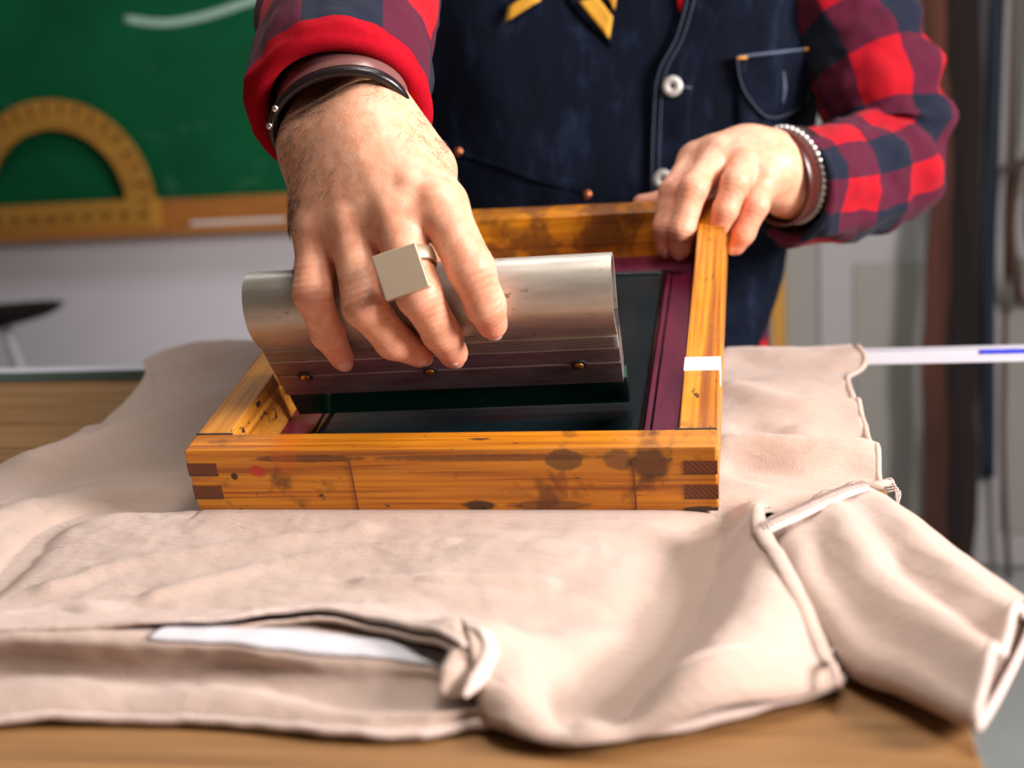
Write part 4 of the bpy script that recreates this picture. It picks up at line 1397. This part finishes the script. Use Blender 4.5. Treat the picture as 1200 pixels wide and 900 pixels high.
# button front (overlapping panel edge), buttons
vpatch('front_placket', [(762, 300), (800, 298)], [(812, -40), (880, -40)], [(762, 300), (760, 230), (762, 140), (768, 85), (790, 40), (812, -40)], [(800, 298), (806, 200), (812, 100), (840, 30), (880, -40)], 0.005, 'denim', 12, 60, 0.003)
for off_x in (4, 12):
    pts = [on_vest(x + off_x, y, 0.0072) for x, y in ((762, 295), (760, 230), (762, 140), (768, 85), (790, 40), (812, -40))]
    tube('topstitch', pts, 0.0005, M['pale_thread'], vest, 6, 60)
vpatch('shirt_collar', [(796, 14), (800, 16)], [(788, -45), (812, -45)], [(796, 14), (790, -20), (788, -45)], [(800, 16), (808, -15), (812, -45)], 0.004, 'red_flannel', 6, 10, 0.002)
for px, py in ((788, 101), (777, 210)):
    c = on_vest(px, py, 0.0085); nrm = Vector((-0.15, -1, 0.05)).normalized()
    rot = nrm.to_track_quat('Z', 'Y').to_matrix().to_4x4()
    bm = bmesh.new()
    prof = [(0.0, 0.0008), (0.0022, 0.0010), (0.0030, 0.0024), (0.0060, 0.0032), (0.0090, 0.0026), (0.0103, 0.0012), (0.0100, -0.0015), (0.0, -0.0015)]
    n_ = 28; rws = []
    for k in range(n_):
        a_ = 2 * math.pi * k / n_; rws.append([bm.verts.new((r_ * math.cos(a_), r_ * math.sin(a_), h_)) for r_, h_ in prof[1:-1]])
    for k in range(n_):
        for j in range(len(rws[0]) - 1): bm.faces.new((rws[k][j], rws[(k + 1) % n_][j], rws[(k + 1) % n_][j + 1], rws[k][j + 1]))
    bm.faces.new([r_[0] for r_ in rws]); bm.faces.new([r_[-1] for r_ in rws][::-1])
    bmesh.ops.transform(bm, matrix=Matrix.Translation(c) @ rot, verts=bm.verts)
    b_ = from_bm('button', bm, M['zinc'], vest, True); b_['label'] = 'round zinc vest button'
    bm = bmesh.new(); bmesh.ops.create_uvsphere(bm, u_segments=12, v_segments=8, radius=0.0027)
    bmesh.ops.transform(bm, matrix=Matrix.Translation(c + nrm * 0.0008), verts=bm.verts)
    from_bm('button_centre', bm, M['black_metal'], b_, True)
    tube('buttonhole', [on_vest(px + 12, py + 1, 0.0078), on_vest(px + 22, py + 2, 0.0078)], 0.0011, M['pale_thread'], vest, 6, 5)

# flap pocket
pk = vpatch('pocket_flap', [(880, 118), (900, 138), (925, 134), (946, 118)], [(863, 66), (952, 58)], [(880, 118), (868, 95), (863, 66)], [(946, 118), (951, 90), (952, 58)], 0.008, 'denim', 16, 14, 0.004)
edge = [(864, 68), (868, 95), (880, 118), (900, 137), (925, 133), (945, 118), (951, 90), (952, 60)]
tube('topstitch', [on_vest(x, y, 0.0108) for x, y in edge], 0.0006, M['pale_thread'], pk, 6, 50)
tube('flap_seam', [on_vest(x, y, 0.0112) for x, y in ((863, 67), (905, 62), (952, 57))], 0.0016, M['pale_thread'], pk, 8, 16)
for x, y in ((869, 68), (949, 57)):
    tube('bar_tack', [on_vest(x - 6, y + 0.6, 0.0122), on_vest(x + 6, y - 0.6, 0.0122)], 0.0022, M['orange_thread'], pk, 8, 4, flat=0.6)
tube('buttonhole', [on_vest(918, 84, 0.0112), on_vest(919, 104, 0.0116), on_vest(917, 122, 0.0112)], [0.0010, 0.0026, 0.0010], M['pale_thread'], pk, 8, 10)
vpatch('pocket', [(866, 205), (950, 200)], [(864, 100), (951, 95)], [(866, 205), (864, 100)], [(950, 200), (951, 95)], 0.004, 'denim', 12, 12, 0.002)
# lower pocket welt with copper rivets
tube('pocket_welt', [on_vest(x, y, 0.002) for x, y in ((537, 179), (590, 196), (640, 214), (692, 226))], 0.0012, M['denim'], vest, 8, 24)
for x, y in ((537, 178), (688, 228)):
    bm = bmesh.new(); bmesh.ops.create_uvsphere(bm, u_segments=14, v_segments=8, radius=0.0048)
    for v in bm.verts: v.co.y *= 0.5
    bmesh.ops.transform(bm, matrix=Matrix.Translation(on_vest(x, y, 0.002)), verts=bm.verts)
    from_bm('rivet', bm, M['copper'], vest, True)
# chevron patch
ptc = vpatch('chevron_patch', [(664, 0), (716, 56)], [(690, -50), (724, -40)], [(664, 0), (676, -30), (690, -50)], [(716, 56), (721, 10), (724, -40)], 0.004, 'denim', 10, 10, 0.002)
for F, B in ((((678, 2), (714, 46)), ((700, -4), (718, 20))), (((706, -14), (720, 12)), ((714, -26), (723, -8))), (((592, 26), (596, 8)), ((634, 0), (630, -14)))):
    vpatch('chevron_bar', list(F), list(B), [F[0], B[0]], [F[1], B[1]], 0.007, 'mustard', 6, 6, 0.002)

# bracelets and ring (worn)


def band(name, c, axis, up, ru, rb2, wd, th, mat, seg=64, parent=person):
    axis = Vector(axis).normalized(); u = Vector(up); u = (u - axis * u.dot(axis)).normalized(); b = axis.cross(u)
    prof = [(-wd / 2, 0), (-wd / 2 * 0.85, th), (0, th * 1.25), (wd / 2 * 0.85, th), (wd / 2, 0), (0, -th * 0.2)]
    vs = []
    for k in range(seg):
        a_ = 2 * math.pi * k / seg
        for h_, r_ in prof:
            vs.append(Vector(c) + axis * h_ + u * (ru + r_) * math.cos(a_) + b * (rb2 + r_) * math.sin(a_))
    m_ = len(prof)
    fs = [(k * m_ + j, k * m_ + (j + 1) % m_, ((k + 1) % seg) * m_ + (j + 1) % m_, ((k + 1) % seg) * m_ + j) for k in range(seg) for j in range(m_)]
    bm = bmesh.new(); me = bpy.data.meshes.new('t'); me.from_pydata([tuple(v) for v in vs], [], fs); bm.from_mesh(me)
    return from_bm(name, bm, M[mat], parent, True)


cw = wc - ed * 0.003 + ed.cross(wx).normalized() * (0.0065 if ed.cross(wx).z > 0 else -0.0065) + wx * 0.002
lc = band('leather_cuff', cw + ed * 0.021, ed, wx, 0.0430, 0.0335, 0.032, 0.0018, 'mauve_leather'); lc['label'] = 'smooth mauve-brown leather cuff'
br_ = band('cord_bracelet', cw, ed, wx, 0.0432, 0.0337, 0.0080, 0.0036, 'black_cord'); br_['label'] = 'black cord bracelet with two silver beads'
b3 = ed.cross(wx).normalized()
if b3.z < 0: b3 = -b3
for an in (128, 146):
    a_ = math.radians(an)
    p = cw + wx * 0.0465 * math.cos(a_) + b3 * 0.0370 * math.sin(a_)
    bm = bmesh.new(); bmesh.ops.create_uvsphere(bm, u_segments=12, v_segments=8, radius=0.0023); bmesh.ops.transform(bm, matrix=Matrix.Translation(p), verts=bm.verts)
    from_bm('silver_bead', bm, M['silver'], br_, True)
lc2 = band('leather_bracelet', wc2 - ed2 * 0.008, ed2, wx2, 0.0400, 0.0300, 0.022, 0.0022, 'brown_leather'); lc2['label'] = 'wide brown leather bracelet'
bb = band('bead_bracelet', wc2 + ed2 * 0.0065, ed2, wx2, 0.0415, 0.0315, 0.0022, 0.0010, 'bead'); bb['label'] = 'string of small pale beads'
b4 = ed2.cross(wx2).normalized()
bm = bmesh.new(); bmesh.ops.create_uvsphere(bm, u_segments=8, v_segments=6, radius=0.0024); me_b = bpy.data.meshes.new('bead'); bm.to_mesh(me_b); bm.free(); me_b.materials.append(M['bead'])
for k in range(44):
    a_ = 2 * math.pi * k / 44
    o = bpy.data.objects.new('bead', me_b); col.objects.link(o); o.parent = bb
    o.location = wc2 + ed2 * 0.0065 + wx2 * 0.0428 * math.cos(a_) + b4 * 0.0328 * math.sin(a_)
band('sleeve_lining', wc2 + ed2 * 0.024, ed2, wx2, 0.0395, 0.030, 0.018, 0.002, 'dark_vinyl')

mm = RH['middle']; rc = Vector(mm[0][0]).lerp(mm[1][0], 0.62); rax = (Vector(mm[1][0]) - Vector(mm[0][0])).normalized()
sg = empty('signet_ring'); sg.parent = person
rg = band('ring_band', rc, rax, (1, 0, 0), 0.0150, 0.0150, 0.010, 0.0012, 'ring_metal', 40, sg)
fc = at(469, 318, -0.028)
nrm = (CP - fc).normalized(); nrm = (nrm + Vector((-0.10, 0, 0.10))).normalized()
e_u = -(rax - nrm * rax.dot(nrm)).normalized(); e_r = e_u.cross(nrm).normalized()
if e_r.x < 0: e_r = -e_r
bm = bmesh.new(); add_box(bm, (-0.0133, -0.0133, -0.013), (0.0133, 0.0133, 0.0), 0.0009, 3)
tr = Matrix(((e_r.x, e_u.x, nrm.x, fc.x), (e_r.y, e_u.y, nrm.y, fc.y), (e_r.z, e_u.z, nrm.z, fc.z), (0, 0, 0, 1)))
bmesh.ops.transform(bm, matrix=tr, verts=bm.verts)
rf = from_bm('ring_face', bm, M['ring_metal'], sg); rf['label'] = 'square plain signet plate'

# short dark hairs on the back of the right hand and wrist
me_tmp = bpy.data.meshes.new('t'); me_tmp.from_pydata([tuple(v) for v in V1.tolist()], [], F1.tolist()); me_tmp.update()
nv_ = len(me_tmp.vertices)
NO = np.empty(nv_ * 3, np.float32); me_tmp.vertices.foreach_get('normal', NO); NO = NO.reshape(-1, 3)
hx = CP + (at(384, 215, 0.03) - CP)
rs = np.random.RandomState(3)
spots = [(at(362, 250, 0.035), 0.010, 110), (at(372, 165, 0.045), 0.013, 120), (at(385, 205, 0.04), 0.016, 110), (at(400, 140, 0.05), 0.012, 80), (at(362, 318, 0.018), 0.006, 45), (at(414, 330, 0.004), 0.006, 40), (at(505, 170, 0.045), 0.012, 70), (at(440, 125, 0.05), 0.010, 40)]
hv = []; hf = []
for c_, s_, n_ in spots:
    dist = np.linalg.norm(V1 - np.array(tuple(c_)), axis=1)
    cand = np.where((dist < s_ * 2.0) & (NO[:, 1] < 0.25))[0]
    if not len(cand): continue
    w_ = np.exp(-dist[cand] ** 2 / (2 * s_ * s_)); w_ /= w_.sum()
    for vi in rs.choice(cand, n_, p=w_):
        p = V1[vi]; nn = NO[vi] / (np.linalg.norm(NO[vi]) + 1e-9)
        lay = np.array((-0.55, 0.0, -0.8)) + rs.normal(0, 0.35, 3); lay -= nn * (lay @ nn); lay /= np.linalg.norm(lay)
        ln_ = rs.uniform(0.004, 0.008)
        side = np.cross(nn, lay)
        b0_ = len(hv)
        for k in range(4):
            t = k / 3
            q = p + lay * ln_ * t + nn * (0.0012 * math.sin(t * 2.6)) + side * ln_ * 0.15 * t * t
            r_ = 0.00011 * (1 - 0.75 * t)
            for a_ in (0, 2.1, 4.2): hv.append(q + r_ * (math.cos(a_) * nn + math.sin(a_) * side))
        for k in range(3):
            for a_ in range(3):
                hf.append((b0_ + k * 3 + a_, b0_ + k * 3 + (a_ + 1) % 3, b0_ + k * 3 + 3 + (a_ + 1) % 3, b0_ + k * 3 + 3 + a_))
bpy.data.meshes.remove(me_tmp)
hr = from_py('arm_hair', hv, hf, M['hair'], person)
tag(hr, 'fine dark hairs on the back of the hand', kind='stuff')
